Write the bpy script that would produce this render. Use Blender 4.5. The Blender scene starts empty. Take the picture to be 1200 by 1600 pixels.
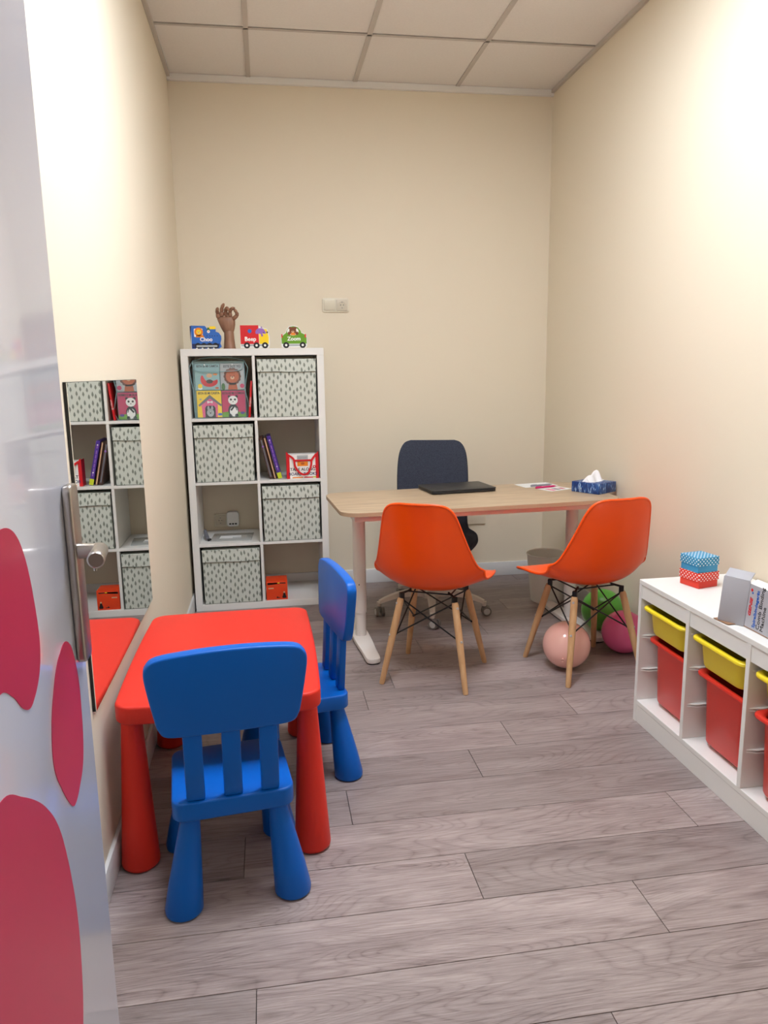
import bpy, bmesh, math, random
from mathutils import Matrix, Vector
random.seed(7)
C = bpy.context.scene.collection
R = math.radians

# ------------------------------------------------------------------ camera
FPX, PITCH, YAW, ROLL = 1165.13, 10.6065, 8.7717, -0.8571
CAM = Vector((0.464, -4.6101, 1.3316))
pi_, ya_, ro_ = R(PITCH), R(YAW), R(ROLL)
F_ = Vector((math.sin(ya_)*math.cos(pi_), math.cos(ya_)*math.cos(pi_), -math.sin(pi_)))
R0 = Vector((math.cos(ya_), -math.sin(ya_), 0)); U0 = R0.cross(F_)
R_ = R0*math.cos(ro_)+U0*math.sin(ro_); U_ = -R0*math.sin(ro_)+U0*math.cos(ro_)
cd = bpy.data.cameras.new('camera'); cam = bpy.data.objects.new('camera', cd); C.objects.link(cam)
cd.sensor_fit = 'VERTICAL'; cd.sensor_height = 32.0; cd.sensor_width = 24.0
cd.lens = FPX*32.0/1600.0; cd.clip_start = 0.02; cd.clip_end = 50
M = Matrix((R_, U_, -F_)).transposed().to_4x4(); M.translation = CAM
cam.matrix_world = M
bpy.context.scene.camera = cam

# ------------------------------------------------------------------ world, lights, exposure
PANEL = 40.5          # emission strength of the LED ceiling panel, also scales the added fill panel
HALL = 5.0  # emission strength of the unseen corridor fill panel
WORLD = 0.1
EXPOSURE = 0.0
w = bpy.data.worlds.new('world'); bpy.context.scene.world = w; w.use_nodes = True
bg = w.node_tree.nodes['Background']; bg.inputs[0].default_value = (0.95, 0.97, 1, 1); bg.inputs[1].default_value = WORLD
vs = bpy.context.scene.view_settings
bpy.context.scene.display_settings.display_device = 'sRGB'
vs.view_transform = 'Standard'; vs.look = 'None'; vs.gamma = 1.0; vs.use_curve_mapping = False
vs.exposure = EXPOSURE

# ------------------------------------------------------------------ materials
def lin(c):
    c = c/255.0
    return c/12.92 if c <= 0.04045 else ((c+0.055)/1.055)**2.4
def rgb(r, g, b): return (lin(r), lin(g), lin(b), 1)
def mat(name, col, rough=0.5, metal=0.0, coat=0.0, bump=0.0, bscale=200.0, var=0.0, vscale=30.0, spec=0.5, emit=None):
    m = bpy.data.materials.new(name); m.use_nodes = True
    nt = m.node_tree; b = nt.nodes['Principled BSDF']
    b.inputs['Base Color'].default_value = rgb(*col); b.inputs['Roughness'].default_value = rough
    b.inputs['Metallic'].default_value = metal; b.inputs['Specular IOR Level'].default_value = spec
    b.inputs['Coat Weight'].default_value = coat; b.inputs['Coat Roughness'].default_value = 0.05
    if emit is not None:
        b.inputs['Emission Color'].default_value = (*emit[0], 1); b.inputs['Emission Strength'].default_value = emit[1]
    if bump or var:
        tc = nt.nodes.new('ShaderNodeTexCoord')
    if bump:
        n = nt.nodes.new('ShaderNodeTexNoise'); n.inputs['Scale'].default_value = bscale; n.inputs['Detail'].default_value = 3
        nt.links.new(tc.outputs['Object'], n.inputs['Vector'])
        bp = nt.nodes.new('ShaderNodeBump'); bp.inputs['Strength'].default_value = bump; bp.inputs['Distance'].default_value = 0.002
        nt.links.new(n.outputs['Fac'], bp.inputs['Height']); nt.links.new(bp.outputs['Normal'], b.inputs['Normal'])
    if var:
        n = nt.nodes.new('ShaderNodeTexNoise'); n.inputs['Scale'].default_value = vscale; n.inputs['Detail'].default_value = 4
        nt.links.new(tc.outputs['Object'], n.inputs['Vector'])
        mx = nt.nodes.new('ShaderNodeMix'); mx.data_type = 'RGBA'
        a = [max(0, c*(1-var)) for c in col]; bb = [min(255, c*(1+var)) for c in col]
        mx.inputs[6].default_value = rgb(*a); mx.inputs[7].default_value = rgb(*bb)
        nt.links.new(n.outputs['Fac'], mx.inputs[0]); nt.links.new(mx.outputs[2], b.inputs['Base Color'])
    return m

class X:                       # small expression wrapper for shader maths
    nt = None
    def __init__(s, sock): s.s = sock
    @staticmethod
    def op(o, *a):
        n = X.nt.nodes.new('ShaderNodeMath'); n.operation = o
        for i, v in enumerate(a):
            if isinstance(v, X): X.nt.links.new(v.s, n.inputs[i])
            else: n.inputs[i].default_value = v
        return X(n.outputs[0])
    def __add__(s, o): return X.op('ADD', s, o)
    def __radd__(s, o): return X.op('ADD', o, s)
    def __sub__(s, o): return X.op('SUBTRACT', s, o)
    def __rsub__(s, o): return X.op('SUBTRACT', o, s)
    def __mul__(s, o): return X.op('MULTIPLY', s, o)
    def __rmul__(s, o): return X.op('MULTIPLY', o, s)
    def __truediv__(s, o): return X.op('DIVIDE', s, o)
    def floor(s): return X.op('FLOOR', s)
    def fract(s): return X.op('FRACT', s)
    def abs(s): return X.op('ABSOLUTE', s)
    def sqrt(s): return X.op('SQRT', s)
    def lt(s, o): return X.op('LESS_THAN', s, o)
    def gt(s, o): return X.op('GREATER_THAN', s, o)
def objxyz(nt):
    X.nt = nt
    tc = nt.nodes.new('ShaderNodeTexCoord'); sp = nt.nodes.new('ShaderNodeSeparateXYZ')
    nt.links.new(tc.outputs['Object'], sp.inputs[0])
    return X(sp.outputs[0]), X(sp.outputs[1]), X(sp.outputs[2])
def rnd(a, b, k):
    n = X.nt.nodes.new('ShaderNodeTexWhiteNoise'); n.noise_dimensions = '3D'
    c = X.nt.nodes.new('ShaderNodeCombineXYZ')
    X.nt.links.new(a.s, c.inputs[0])
    if isinstance(b, X): X.nt.links.new(b.s, c.inputs[1])
    else: c.inputs[1].default_value = b
    c.inputs[2].default_value = k
    X.nt.links.new(c.outputs[0], n.inputs[0]); return X(n.outputs['Value'])
def mixcol(nt, fac, c0, c1):
    mx = nt.nodes.new('ShaderNodeMix'); mx.data_type = 'RGBA'
    nt.links.new(fac.s if isinstance(fac, X) else fac, mx.inputs[0])
    for i, c in ((6, c0), (7, c1)):
        if isinstance(c, tuple): mx.inputs[i].default_value = rgb(*c)
        else: nt.links.new(c, mx.inputs[i])
    return mx.outputs[2]

def drop_fabric():
    m = mat('storage box fabric', (205, 209, 200), 0.85, bump=0.25, bscale=600); nt = m.node_tree
    x, y, z = objxyz(nt)
    u = (x+y)/0.0205 + 50.0
    col = u.floor(); fu = u.fract() - 0.5
    v = z/0.045 + rnd(col, 0.0, 3.0)*0.35 + col*0.5
    row = v.floor(); fv = v.fract()
    j = (rnd(col, row, 7.0) - 0.5)*0.45
    t = (fv - (0.16 + rnd(col, row, 11.0)*0.2))/(0.50 + rnd(col, row, 5.0)*0.1)
    tc_ = X.op('MINIMUM', X.op('MAXIMUM', t, 0.0), 1.0)
    hw = tc_.sqrt()*(1.0-tc_)*0.70
    m1 = (fu-j).abs().lt(hw)
    # thin stem below each drop
    st = (fu-j).abs().lt(0.05)*t.gt(-0.22)*t.lt(0.1)
    mask = X.op('MAXIMUM', m1, st)
    c = mixcol(nt, mask, (205, 209, 200), (130, 136, 126))
    nt.links.new(c, nt.nodes['Principled BSDF'].inputs['Base Color'])
    return m
def dots(name, base, dot, cell=0.0105, r=0.24):
    m = mat(name, base, 0.5); nt = m.node_tree
    x, y, z = objxyz(nt)
    g = nt.nodes.new('ShaderNodeTexCoord'); sp = nt.nodes.new('ShaderNodeSeparateXYZ'); nt.links.new(g.outputs['Normal'], sp.inputs[0])
    top = X(sp.outputs[2]).abs().gt(0.5); side = 1.0-top
    xs = X(sp.outputs[0]).abs().gt(0.5)
    u = top*x + side*(xs*y + (1.0-xs)*x); v = top*y + side*(z+cell*0.25)
    a = (u+v)/(cell*1.414) + 40.0; b = (u-v)/(cell*1.414) + 40.0
    fa = a.fract()-0.5; fb = b.fract()-0.5
    mask = (fa*fa+fb*fb).lt(r*r)
    nt.links.new(mixcol(nt, mask, base, dot), nt.nodes['Principled BSDF'].inputs['Base Color'])
    return m
def floor_material():
    m = mat('grey oak laminate', (168, 154, 148), 0.42); nt = m.node_tree; b = nt.nodes['Principled BSDF']
    at = nt.nodes.new('ShaderNodeAttribute'); at.attribute_name = 'plank'; at.attribute_type = 'GEOMETRY'
    tc = nt.nodes.new('ShaderNodeTexCoord')
    off = nt.nodes.new('ShaderNodeVectorMath'); off.operation = 'MULTIPLY_ADD'
    nt.links.new(at.outputs['Color'], off.inputs[0]); off.inputs[1].default_value = (37, 23, 11); nt.links.new(tc.outputs['Object'], off.inputs[2])
    def noise(scale, vec, detail=4, dist=0.0, rough=0.55):
        mp = nt.nodes.new('ShaderNodeMapping'); mp.inputs['Scale'].default_value = vec
        nt.links.new(off.outputs[0], mp.inputs[0])
        n = nt.nodes.new('ShaderNodeTexNoise'); n.inputs['Scale'].default_value = scale; n.inputs['Detail'].default_value = detail
        n.inputs['Distortion'].default_value = dist; n.inputs['Roughness'].default_value = rough
        nt.links.new(mp.outputs[0], n.inputs['Vector']); return n.outputs['Fac'], mp
    X.nt = nt
    fine, _ = noise(9.0, (0.9, 17.0, 1), 8, 0.9, 0.72)
    broad, _ = noise(1.6, (1.0, 6.5, 1), 3, 1.2)
    streak, _ = noise(5.0, (1.1, 55.0, 1), 4, 0.4, 0.7)
    # cathedral rings: contour bands of a smooth stretched noise
    rr, _ = noise(1.1, (1.0, 5.0, 1), 1, 0.4)
    ring = (X(rr)*34.0).fract(); ring = (ring-0.5).abs()*2.0; ring = 1.0-ring*ring*ring*ring
    f = X(fine)*0.62 + X(broad)*0.34 + X(streak)*0.30 + ring*0.085
    cr = nt.nodes.new('ShaderNodeValToRGB'); nt.links.new(f.s, cr.inputs[0])
    e = cr.color_ramp.elements
    e[0].position = 0.44; e[0].color = rgb(70, 59, 58)
    e[1].position = 0.86; e[1].color = rgb(172, 158, 155)
    k = e.new(0.6); k.color = rgb(130, 115, 113)
    # knots
    mp = nt.nodes.new('ShaderNodeMapping'); mp.inputs['Scale'].default_value = (1.3, 4.2, 1); nt.links.new(off.outputs[0], mp.inputs[0])
    vo = nt.nodes.new('ShaderNodeTexVoronoi'); vo.voronoi_dimensions = '2D'; vo.inputs['Scale'].default_value = 1.3; nt.links.new(mp.outputs[0], vo.inputs['Vector'])
    kn = X(vo.outputs['Distance']).lt(0.075)*(0.075-X(vo.outputs['Distance']))*7.0
    c1 = mixcol(nt, kn, cr.outputs[0], (98, 86, 82))
    hs = nt.nodes.new('ShaderNodeHueSaturation'); nt.links.new(c1, hs.inputs['Color'])
    sp = nt.nodes.new('ShaderNodeSeparateColor'); nt.links.new(at.outputs['Color'], sp.inputs[0])
    val = X(sp.outputs[0])*0.34 + 0.84; nt.links.new(val.s, hs.inputs['Value'])
    nt.links.new(hs.outputs[0], b.inputs['Base Color'])
    rg = X(fine)*0.2 + 0.33; nt.links.new(rg.s, b.inputs['Roughness'])
    bp = nt.nodes.new('ShaderNodeBump'); bp.inputs['Strength'].default_value = 0.12; bp.inputs['Distance'].default_value = 0.001
    nt.links.new(streak, bp.inputs['Height']); nt.links.new(bp.outputs[0], b.inputs['Normal'])
    return m
def wood(name, c0, c1, sc=(1, 12, 12), scale=6.0, rough=0.5):
    m = mat(name, c0, rough); nt = m.node_tree
    tc = nt.nodes.new('ShaderNodeTexCoord'); mp = nt.nodes.new('ShaderNodeMapping'); mp.inputs['Scale'].default_value = sc
    nt.links.new(tc.outputs['Object'], mp.inputs[0])
    n = nt.nodes.new('ShaderNodeTexNoise'); n.inputs['Scale'].default_value = scale; n.inputs['Detail'].default_value = 5; n.inputs['Distortion'].default_value = 0.5
    nt.links.new(mp.outputs[0], n.inputs[0])
    cr = nt.nodes.new('ShaderNodeValToRGB'); cr.color_ramp.elements[0].position = 0.3; cr.color_ramp.elements[1].position = 0.72
    cr.color_ramp.elements[0].color = rgb(*c0); cr.color_ramp.elements[1].color = rgb(*c1)
    nt.links.new(n.outputs['Fac'], cr.inputs[0]); nt.links.new(cr.outputs[0], nt.nodes['Principled BSDF'].inputs['Base Color'])
    return m
def clear_plastic():
    m = bpy.data.materials.new('clear vinyl'); m.use_nodes = True; nt = m.node_tree
    b = nt.nodes['Principled BSDF']; b.inputs['Base Color'].default_value = rgb(205, 225, 228); b.inputs['Roughness'].default_value = 0.12
    b.inputs['Alpha'].default_value = 0.07
    return m
def tissue_pattern():
    m = mat('blue tissue box card', (38, 78, 140), 0.35); nt = m.node_tree
    tc = nt.nodes.new('ShaderNodeTexCoord'); mp = nt.nodes.new('ShaderNodeMapping'); mp.inputs['Scale'].default_value = (9, 9, 3.0); mp.inputs['Rotation'].default_value = (0.5, 0.4, 0.3)
    nt.links.new(tc.outputs['Object'], mp.inputs[0])
    n = nt.nodes.new('ShaderNodeTexNoise'); n.inputs['Scale'].default_value = 7; n.inputs['Detail'].default_value = 2; n.inputs['Distortion'].default_value = 1.4
    nt.links.new(mp.outputs[0], n.inputs[0])
    cr = nt.nodes.new('ShaderNodeValToRGB'); e = cr.color_ramp.elements
    e[0].position = 0.42; e[0].color = rgb(24, 52, 112); e[1].position = 0.72; e[1].color = rgb(190, 212, 232)
    k = e.new(0.58); k.color = rgb(42, 92, 158)
    nt.links.new(n.outputs['Fac'], cr.inputs[0]); nt.links.new(cr.outputs[0], nt.nodes['Principled BSDF'].inputs['Base Color'])
    return m
def fabric_blue():
    m = mat('dark blue wool fabric', (56, 60, 72), 0.95, bump=0.5, bscale=420, var=0.45, vscale=260, spec=0.15)
    return m

MT = dict(
 wall=mat('cream wall paint', (232, 220, 198), 0.8, bump=0.06, bscale=90),
 white=mat('white lacquer', (232, 230, 226), 0.38),
 skirting=mat('skirting white', (226, 226, 226), 0.4),
 ceil=mat('ceiling tile', (232, 227, 222), 0.9, bump=0.35, bscale=260, var=0.02, vscale=90),
 grid=mat('ceiling grid metal', (196, 188, 180), 0.5),
 dark=mat('dark gap', (60, 52, 48), 0.9),
 floor=floor_material(),
 door=mat('glossy white door laminate', (228, 230, 244), 0.2, coat=0.5),
 pink=mat('raspberry vinyl', (200, 40, 84), 0.35, coat=0.0),
 steel=mat('brushed steel', (176, 170, 165), 0.3, metal=1.0, bump=0.1, bscale=500),
 mirror=mat('mirror silver', (236, 240, 238), 0.0, metal=1.0),
 black=mat('black plastic', (18, 18, 19), 0.4),
 wire=mat('black coated wire', (14, 14, 15), 0.35),
 red=mat('red moulded plastic', (226, 50, 36), 0.45, spec=0.3, bump=0.12, bscale=700),
 blue=mat('blue moulded plastic', (0, 96, 194), 0.36, spec=0.3, bump=0.12, bscale=700),
 orange=mat('orange shell plastic', (255, 84, 4), 0.28),
 beech=wood('pale beech', (196, 148, 102), (216, 174, 128), (10, 10, 1), 5.0, 0.45),
 oak=wood('light oak desk veneer', (172, 146, 118), (206, 182, 152), (1, 14, 14), 5.0, 0.4),
 oakedge=mat('oak edge band', (176, 150, 122), 0.5),
 deskwhite=mat('white powder coat', (232, 224, 218), 0.35),
 fabric=fabric_blue(),
 base=mat('off white chair base', (214, 202, 190), 0.4),
 grey=mat('grey caster plastic', (120, 112, 106), 0.5),
 lgrey=mat('light grey hub plastic', (196, 192, 188), 0.5),
 bing=mat('pale grey bin plastic', (240, 238, 230), 0.5),
 yellow=mat('yellow bin plastic', (240, 214, 44), 0.35),
 redbin=mat('red bin plastic', (222, 50, 36), 0.35),
 drop=drop_fabric(),
 seam=mat('grey fabric seam', (96, 98, 90), 0.9),
 boxdark=mat('box inner black', (24, 26, 26), 0.9),
 card_white=mat('white paperboard', (238, 238, 236), 0.5),
 card_grey=mat('grey paperboard', (172, 170, 176), 0.55),
 card_brown=mat('brown corrugated card', (150, 112, 84), 0.8),
 c_blue=mat('print blue', (44, 104, 190), 0.4), c_navy=mat('print navy', (22, 38, 90), 0.4),
 c_red=mat('print red', (212, 24, 34), 0.4), c_yel=mat('print yellow', (250, 214, 30), 0.4),
 c_green=mat('print green', (104, 156, 30), 0.4), c_dgreen=mat('print dark green', (60, 110, 40), 0.4),
 c_purple=mat('print lilac', (150, 104, 190), 0.4), c_violet=mat('print violet', (74, 44, 140), 0.4),
 c_brown=mat('print brown', (120, 62, 30), 0.4), c_dbrown=mat('print dark brown', (70, 44, 34), 0.4),
 c_or=mat('print orange', (240, 138, 34), 0.4), c_rust=mat('print rust', (190, 92, 40), 0.4),
 c_black=mat('print black', (22, 20, 24), 0.4), c_white=mat('print white', (244, 242, 238), 0.4),
 c_lblue=mat('print pale blue', (146, 186, 188), 0.4), c_lgrey=mat('print pale grey', (176, 180, 182), 0.4),
 c_pink=mat('print pink', (224, 92, 140), 0.4), c_mag=mat('print magenta', (196, 44, 96), 0.4),
 c_lime=mat('print lime', (196, 208, 40), 0.4), c_tan=mat('print tan', (220, 178, 140), 0.4),
 c_gray=mat('print grey', (110, 110, 118), 0.4),
 piping=mat('blue grey piping', (128, 160, 164), 0.5),
 clear=clear_plastic(),
 handwood=wood('walnut toned wood', (130, 90, 68), (156, 114, 88), (8, 8, 1.2), 5.0, 0.5),
 socket=mat('ivory switch plastic', (222, 214, 194), 0.35),
 ivory2=mat('ivory plastic shade', (206, 196, 176), 0.4),
 orangebox=mat('orange card print', (232, 66, 18), 0.45),
 laptop=mat('dark laptop lid', (44, 44, 46), 0.42, bump=0.05, bscale=900),
 laptop2=mat('laptop base', (26, 26, 28), 0.5),
 tissuebox=tissue_pattern(),
 tissue=mat('tissue paper', (246, 244, 244), 0.85, bump=0.3, bscale=120),
 b_peach=mat('peach balloon', (253, 196, 182), 0.12, spec=0.5),
 b_green=mat('green balloon', (92, 170, 62), 0.3),
 b_pink=mat('rose balloon', (238, 108, 160), 0.26),
 dotblue=dots('blue dotted paper', (44, 140, 184), (236, 244, 248)),
 dotred=dots('red dotted paper', (222, 52, 34), (248, 236, 232)),
 pblue=mat('blue gift card', (56, 148, 196), 0.5), pred=mat('red gift card', (222, 50, 26), 0.5),
 led=mat('led diffuser', (250, 250, 245), 0.6, emit=((0.905, 0.985, 1.09), PANEL)),
 led_fill=mat('added fill diffuser', (250, 250, 245), 0.6, emit=((0.905, 0.985, 1.09), PANEL*0.70)),  # weaker emitter for the added right-hand fill panel
 led_hall_fill=mat('corridor fill diffuser', (250, 250, 245), 0.6, emit=((0.92, 0.98, 1.08), HALL)),
 pen_grey=mat('grey pen', (140, 138, 150), 0.35), pen_pink=mat('magenta pen', (206, 20, 100), 0.35),
 sleeve=mat('grey sleeve', (176, 178, 176), 0.15, coat=0.5),
)

# ------------------------------------------------------------------ mesh builder
class MB:
    def __init__(s): s.v = []; s.f = []; s.mi = []; s.mats = []
    def slot(s, m):
        m = MT[m] if isinstance(m, str) else m
        if m not in s.mats: s.mats.append(m)
        return s.mats.index(m)
    def add(s, vs_, fs, m, T=None):
        k = len(s.v); i = s.slot(m)
        for p in vs_:
            p = Vector(p); s.v.append(T @ p if T else p)
        for f in fs: s.f.append([k+a for a in f]); s.mi.append(i)
        return s
    def bm(s, b, m, T=None):
        b.verts.ensure_lookup_table()
        s.add([v.co.copy() for v in b.verts], [[v.index for v in f.verts] for f in b.faces], m, T); b.free(); return s
    def box(s, c, d, m, bev=0.0, rot=None, T=None, seg=2):
        b = bmesh.new(); bmesh.ops.create_cube(b, size=1.0)
        for v in b.verts: v.co = Vector((v.co.x*d[0], v.co.y*d[1], v.co.z*d[2]))
        if bev: bmesh.ops.bevel(b, geom=b.edges[:], offset=bev, segments=seg, profile=0.5, affect='EDGES')
        b.verts.index_update()
        Q = Matrix.Translation(Vector(c))
        if rot is not None: Q = Q @ (rot.to_4x4() if hasattr(rot, 'to_4x4') else rot)
        return s.bm(b, m, (T @ Q) if T else Q)
    def tube(s, p0, p1, r0, r1, m, n=16, cap=True, T=None):
        return s.path([p0, p1], [r0, r1], m, n, cap, T)
    def path(s, pts, rs, m, n=12, cap=True, T=None, closed=False):
        pts = [Vector(p) for p in pts]; N = len(pts)
        if not isinstance(rs, (list, tuple)): rs = [rs]*N
        V = []; Fa = []; up = None
        for i, p in enumerate(pts):
            if closed: t = (pts[(i+1) % N]-pts[i-1])
            else: t = pts[min(i+1, N-1)]-pts[max(i-1, 0)]
            t.normalize()
            if up is None:
                up = Vector((0, 0, 1)) if abs(t.z) < 0.9 else Vector((1, 0, 0))
            a = t.cross(up).normalized(); up = a.cross(t).normalized()
            for k in range(n):
                th = 2*math.pi*k/n; V.append(p + (a*math.cos(th)+up*math.sin(th))*rs[i])
        for i in range(N if closed else N-1):
            for k in range(n):
                j = (i+1) % N
                Fa.append([i*n+k, i*n+(k+1) % n, j*n+(k+1) % n, j*n+k])
        if cap and not closed: Fa.append(list(range(n))[::-1]); Fa.append([(N-1)*n+k for k in range(n)])
        return s.add(V, Fa, m, T)
    def lathe(s, prof, m, c=(0, 0, 0), n=32, T=None):
        V = []; Fa = []
        c = Vector(c)
        for r, z in prof:
            for k in range(n):
                th = 2*math.pi*k/n; V.append(c+Vector((r*math.cos(th), r*math.sin(th), z)))
        for i in range(len(prof)-1):
            for k in range(n): Fa.append([i*n+k, i*n+(k+1) % n, (i+1)*n+(k+1) % n, (i+1)*n+k])
        if prof[0][0] > 1e-5: Fa.append(list(range(n))[::-1])
        if prof[-1][0] > 1e-5: Fa.append([(len(prof)-1)*n+k for k in range(n)])
        return s.add(V, Fa, m, T)
    def prism(s, poly, z0, z1, m, T=None, bev=0.0):
        b = bmesh.new()
        vv = [b.verts.new((p[0], p[1], z0)) for p in poly]
        f = b.faces.new(vv); b.normal_update()
        if f.normal.z > 0: f.normal_flip()
        r = bmesh.ops.extrude_face_region(b, geom=[f])
        tv = [e for e in r['geom'] if isinstance(e, bmesh.types.BMVert)]
        for v in tv: v.co.z = z1
        bmesh.ops.recalc_face_normals(b, faces=b.faces[:])
        if bev:
            ed = [e for e in b.edges if len(e.link_faces) == 2 and abs(e.verts[0].co.z-e.verts[1].co.z) < 1e-6]
            bmesh.ops.bevel(b, geom=ed, offset=bev, segments=3, profile=0.5, affect='EDGES')
        b.verts.index_update()
        return s.bm(b, m, T)
    def disc(s, cx, cy, r, z0, z1, m, T=None, ry=None, n=24, a0=0):
        return s.prism([(cx+r*math.cos(2*math.pi*k/n), cy+(ry or r)*math.sin(2*math.pi*k/n)) for k in range(n)], z0, z1, m, T)
    def ball(s, c, r, m, n=24, T=None, sc=(1, 1, 1)):
        b = bmesh.new(); bmesh.ops.create_uvsphere(b, u_segments=n, v_segments=n//2, radius=r)
        for v in b.verts: v.co = Vector((v.co.x*sc[0], v.co.y*sc[1], v.co.z*sc[2]))+Vector(c)
        b.verts.index_update(); return s.bm(b, m, T)
    def text(s, st, size, m, T, depth=0.0006, bold=0.0, align='CENTER', sx=1.0, shear=0.0):
        cu = bpy.data.curves.new('t', 'FONT'); cu.body = st; cu.size = size; cu.align_x = align; cu.align_y = 'CENTER'
        cu.extrude = depth/2; cu.offset = bold; cu.shear = shear; cu.resolution_u = 3
        o = bpy.data.objects.new('t', cu); C.objects.link(o)
        dg = bpy.context.evaluated_depsgraph_get(); me = bpy.data.meshes.new_from_object(o.evaluated_get(dg))
        s.add([(v.co.x*sx, v.co.y, v.co.z) for v in me.vertices], [list(p.vertices) for p in me.polygons], m, T)
        bpy.data.objects.remove(o); bpy.data.meshes.remove(me); bpy.data.curves.remove(cu)
        return s
    def build(s, name, parent=None, loc=None, rot=None, smooth=35, label=None):
        me = bpy.data.meshes.new(name)
        me.from_pydata([tuple(v) for v in s.v], [], s.f)
        for m in s.mats: me.materials.append(m)
        me.polygons.foreach_set('material_index', s.mi)
        b = bmesh.new(); b.from_mesh(me); bmesh.ops.recalc_face_normals(b, faces=b.faces[:]); b.to_mesh(me); b.free()
        if smooth:
            me.polygons.foreach_set('use_smooth', [True]*len(me.polygons)); me.set_sharp_from_angle(angle=R(smooth))
        me.update()
        o = bpy.data.objects.new(name, me); C.objects.link(o)
        if parent: o.parent = parent
        if loc: o.location = loc
        if rot: o.rotation_euler = rot
        if label: o['label'] = label
        return o
def tag(o, label, cat, group=None):
    o['label'] = label; o['category'] = cat
    if group: o['group'] = group
    return o
def empty(name, label, cat, loc=(0, 0, 0), rz=0.0, group=None, rot=None):
    o = bpy.data.objects.new(name, None); C.objects.link(o); o.empty_display_size = 0.05
    o.location = loc; o.rotation_euler = rot if rot else (0, 0, rz)
    return tag(o, label, cat, group)
def struct(o): o['kind'] = 'structure'; return o
def copy_tree(o, parent=None):
    c = o.copy(); C.objects.link(c)
    if parent: c.parent = parent
    for ch in [k for k in bpy.data.objects if k.parent == o]: copy_tree(ch, c)
    return c
def rrect(w_, h_, r, n=6, cx=0, cy=0, bulge=0.0):
    P = []
    for q, (sx, sy) in enumerate(((1, 1), (-1, 1), (-1, -1), (1, -1))):
        for k in range(n+1):
            a = math.pi/2*q + math.pi/2*k/n
            P.append([cx+sx*(w_/2-r)+r*math.cos(a), cy+sy*(h_/2-r)+r*math.sin(a)])
    return P
def spline(pts, n=8):
    out = []; N = len(pts)
    for i in range(N):
        p0, p1, p2, p3 = [Vector(pts[(i+k-1) % N]) for k in range(4)]
        for k in range(n):
            t = k/n
            out.append(0.5*((2*p1)+(p2-p0)*t+(2*p0-5*p1+4*p2-p3)*t*t+(3*p1-p0-3*p2+p3)*t**3))
    return [tuple(v) for v in out]
def openspline(pts, n=8):
    P = [Vector(p) for p in pts]; P = [2*P[0]-P[1]]+P+[2*P[-1]-P[-2]]; out = []
    for i in range(1, len(P)-2):
        for k in range(n):
            t = k/n; p0, p1, p2, p3 = P[i-1:i+3]
            out.append(0.5*((2*p1)+(p2-p0)*t+(2*p0-5*p1+4*p2-p3)*t*t+(3*p1-p0-3*p2+p3)*t**3))
    out.append(P[-2]); return out
def frame(o, xax, yax):        # matrix whose local x,y axes lie along xax,yax
    xa = Vector(xax).normalized(); ya = Vector(yax).normalized(); za = xa.cross(ya)
    Q = Matrix((xa, ya, za)).transposed().to_4x4(); Q.translation = Vector(o); return Q

# ------------------------------------------------------------------ the room
W, H, YF = 2.2315, 2.961, -4.45
def slab(name, x0, x1, y0, y1, z0, z1, m):
    return struct(MB().box(((x0+x1)/2, (y0+y1)/2, (z0+z1)/2), (x1-x0, y1-y0, z1-z0), m).build(name, smooth=0))
# floor: laminate planks laid across the room, end joints as seen
fl = MB()
joints = {0: .666, 1: .350, 2: .961, 3: .045, 4: .388, 5: 1.127, 6: .62, 7: .1, 8: .9, 9: .4, 10: 1.1, 11: .2, 12: .8,
          -1: 1.125, -2: 1.305, -3: .30, -4: .818, -5: .957, -6: .50, -7: 1.16, -8: .22, -9: .86, -10: .45, -11: 1.2, -12: .1, -13: .7, -14: .3}
PW, PL = 0.1888, 1.322; cols = []
fl.box((W/2, -3.3, -0.03), (3.4, 6.9, 0.05), 'dark')
nbase = len(fl.f)
for k in range(-14, 22):
    y1 = -2.403-PW*k; y0 = y1-PW
    j = joints.get(k, (k*0.37) % 1.3)
    x = j-PL*2
    while x < 2.75:
        a = max(x, -0.55); b = min(x+PL, 2.75)
        if b > a+0.01:
            g = 0.0009
            y1c = min(y1, 0.0)
            if y1c > y0+0.01:
                fl.box(((a+b)/2, (y0+y1c)/2, -0.004), (b-a-2*g, y1c-y0-2*g, 0.008), 'floor', bev=0.0006, seg=1)
                cols.append((len(fl.f), (random.random(), random.random(), random.random())))
        x += PL
fo = fl.build('floor', smooth=0); struct(fo)
at = fo.data.color_attributes.new('plank', 'FLOAT_COLOR', 'CORNER')
ci = 0
for p in fo.data.polygons:
    while ci < len(cols)-1 and p.index >= cols[ci][0]: ci += 1
    c = cols[ci][1] if p.index >= nbase else (0, 0, 0)
    for li in p.loop_indices: at.data[li].color = (*c, 1)

slab('wall_back', -0.1, W+0.1, 0, 0.1, -0.01, H+0.1, 'wall')
slab('wall_left', -0.1, 0, YF-0.1, 0, -0.01, H+0.1, 'wall')
slab('wall_right', W, W+0.1, YF-0.1, 0, -0.01, H+0.1, 'wall')
wf = MB()
for x0, x1, z0, z1 in ((0, 0.165, 0, H), (1.04, W, 0, H), (0.165, 1.04, 2.08, H)):
    wf.box(((x0+x1)/2, YF-0.05, (z0+z1)/2), (x1-x0, 0.1, z1-z0), 'wall')
struct(wf.build('wall_front', smooth=0))
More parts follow.
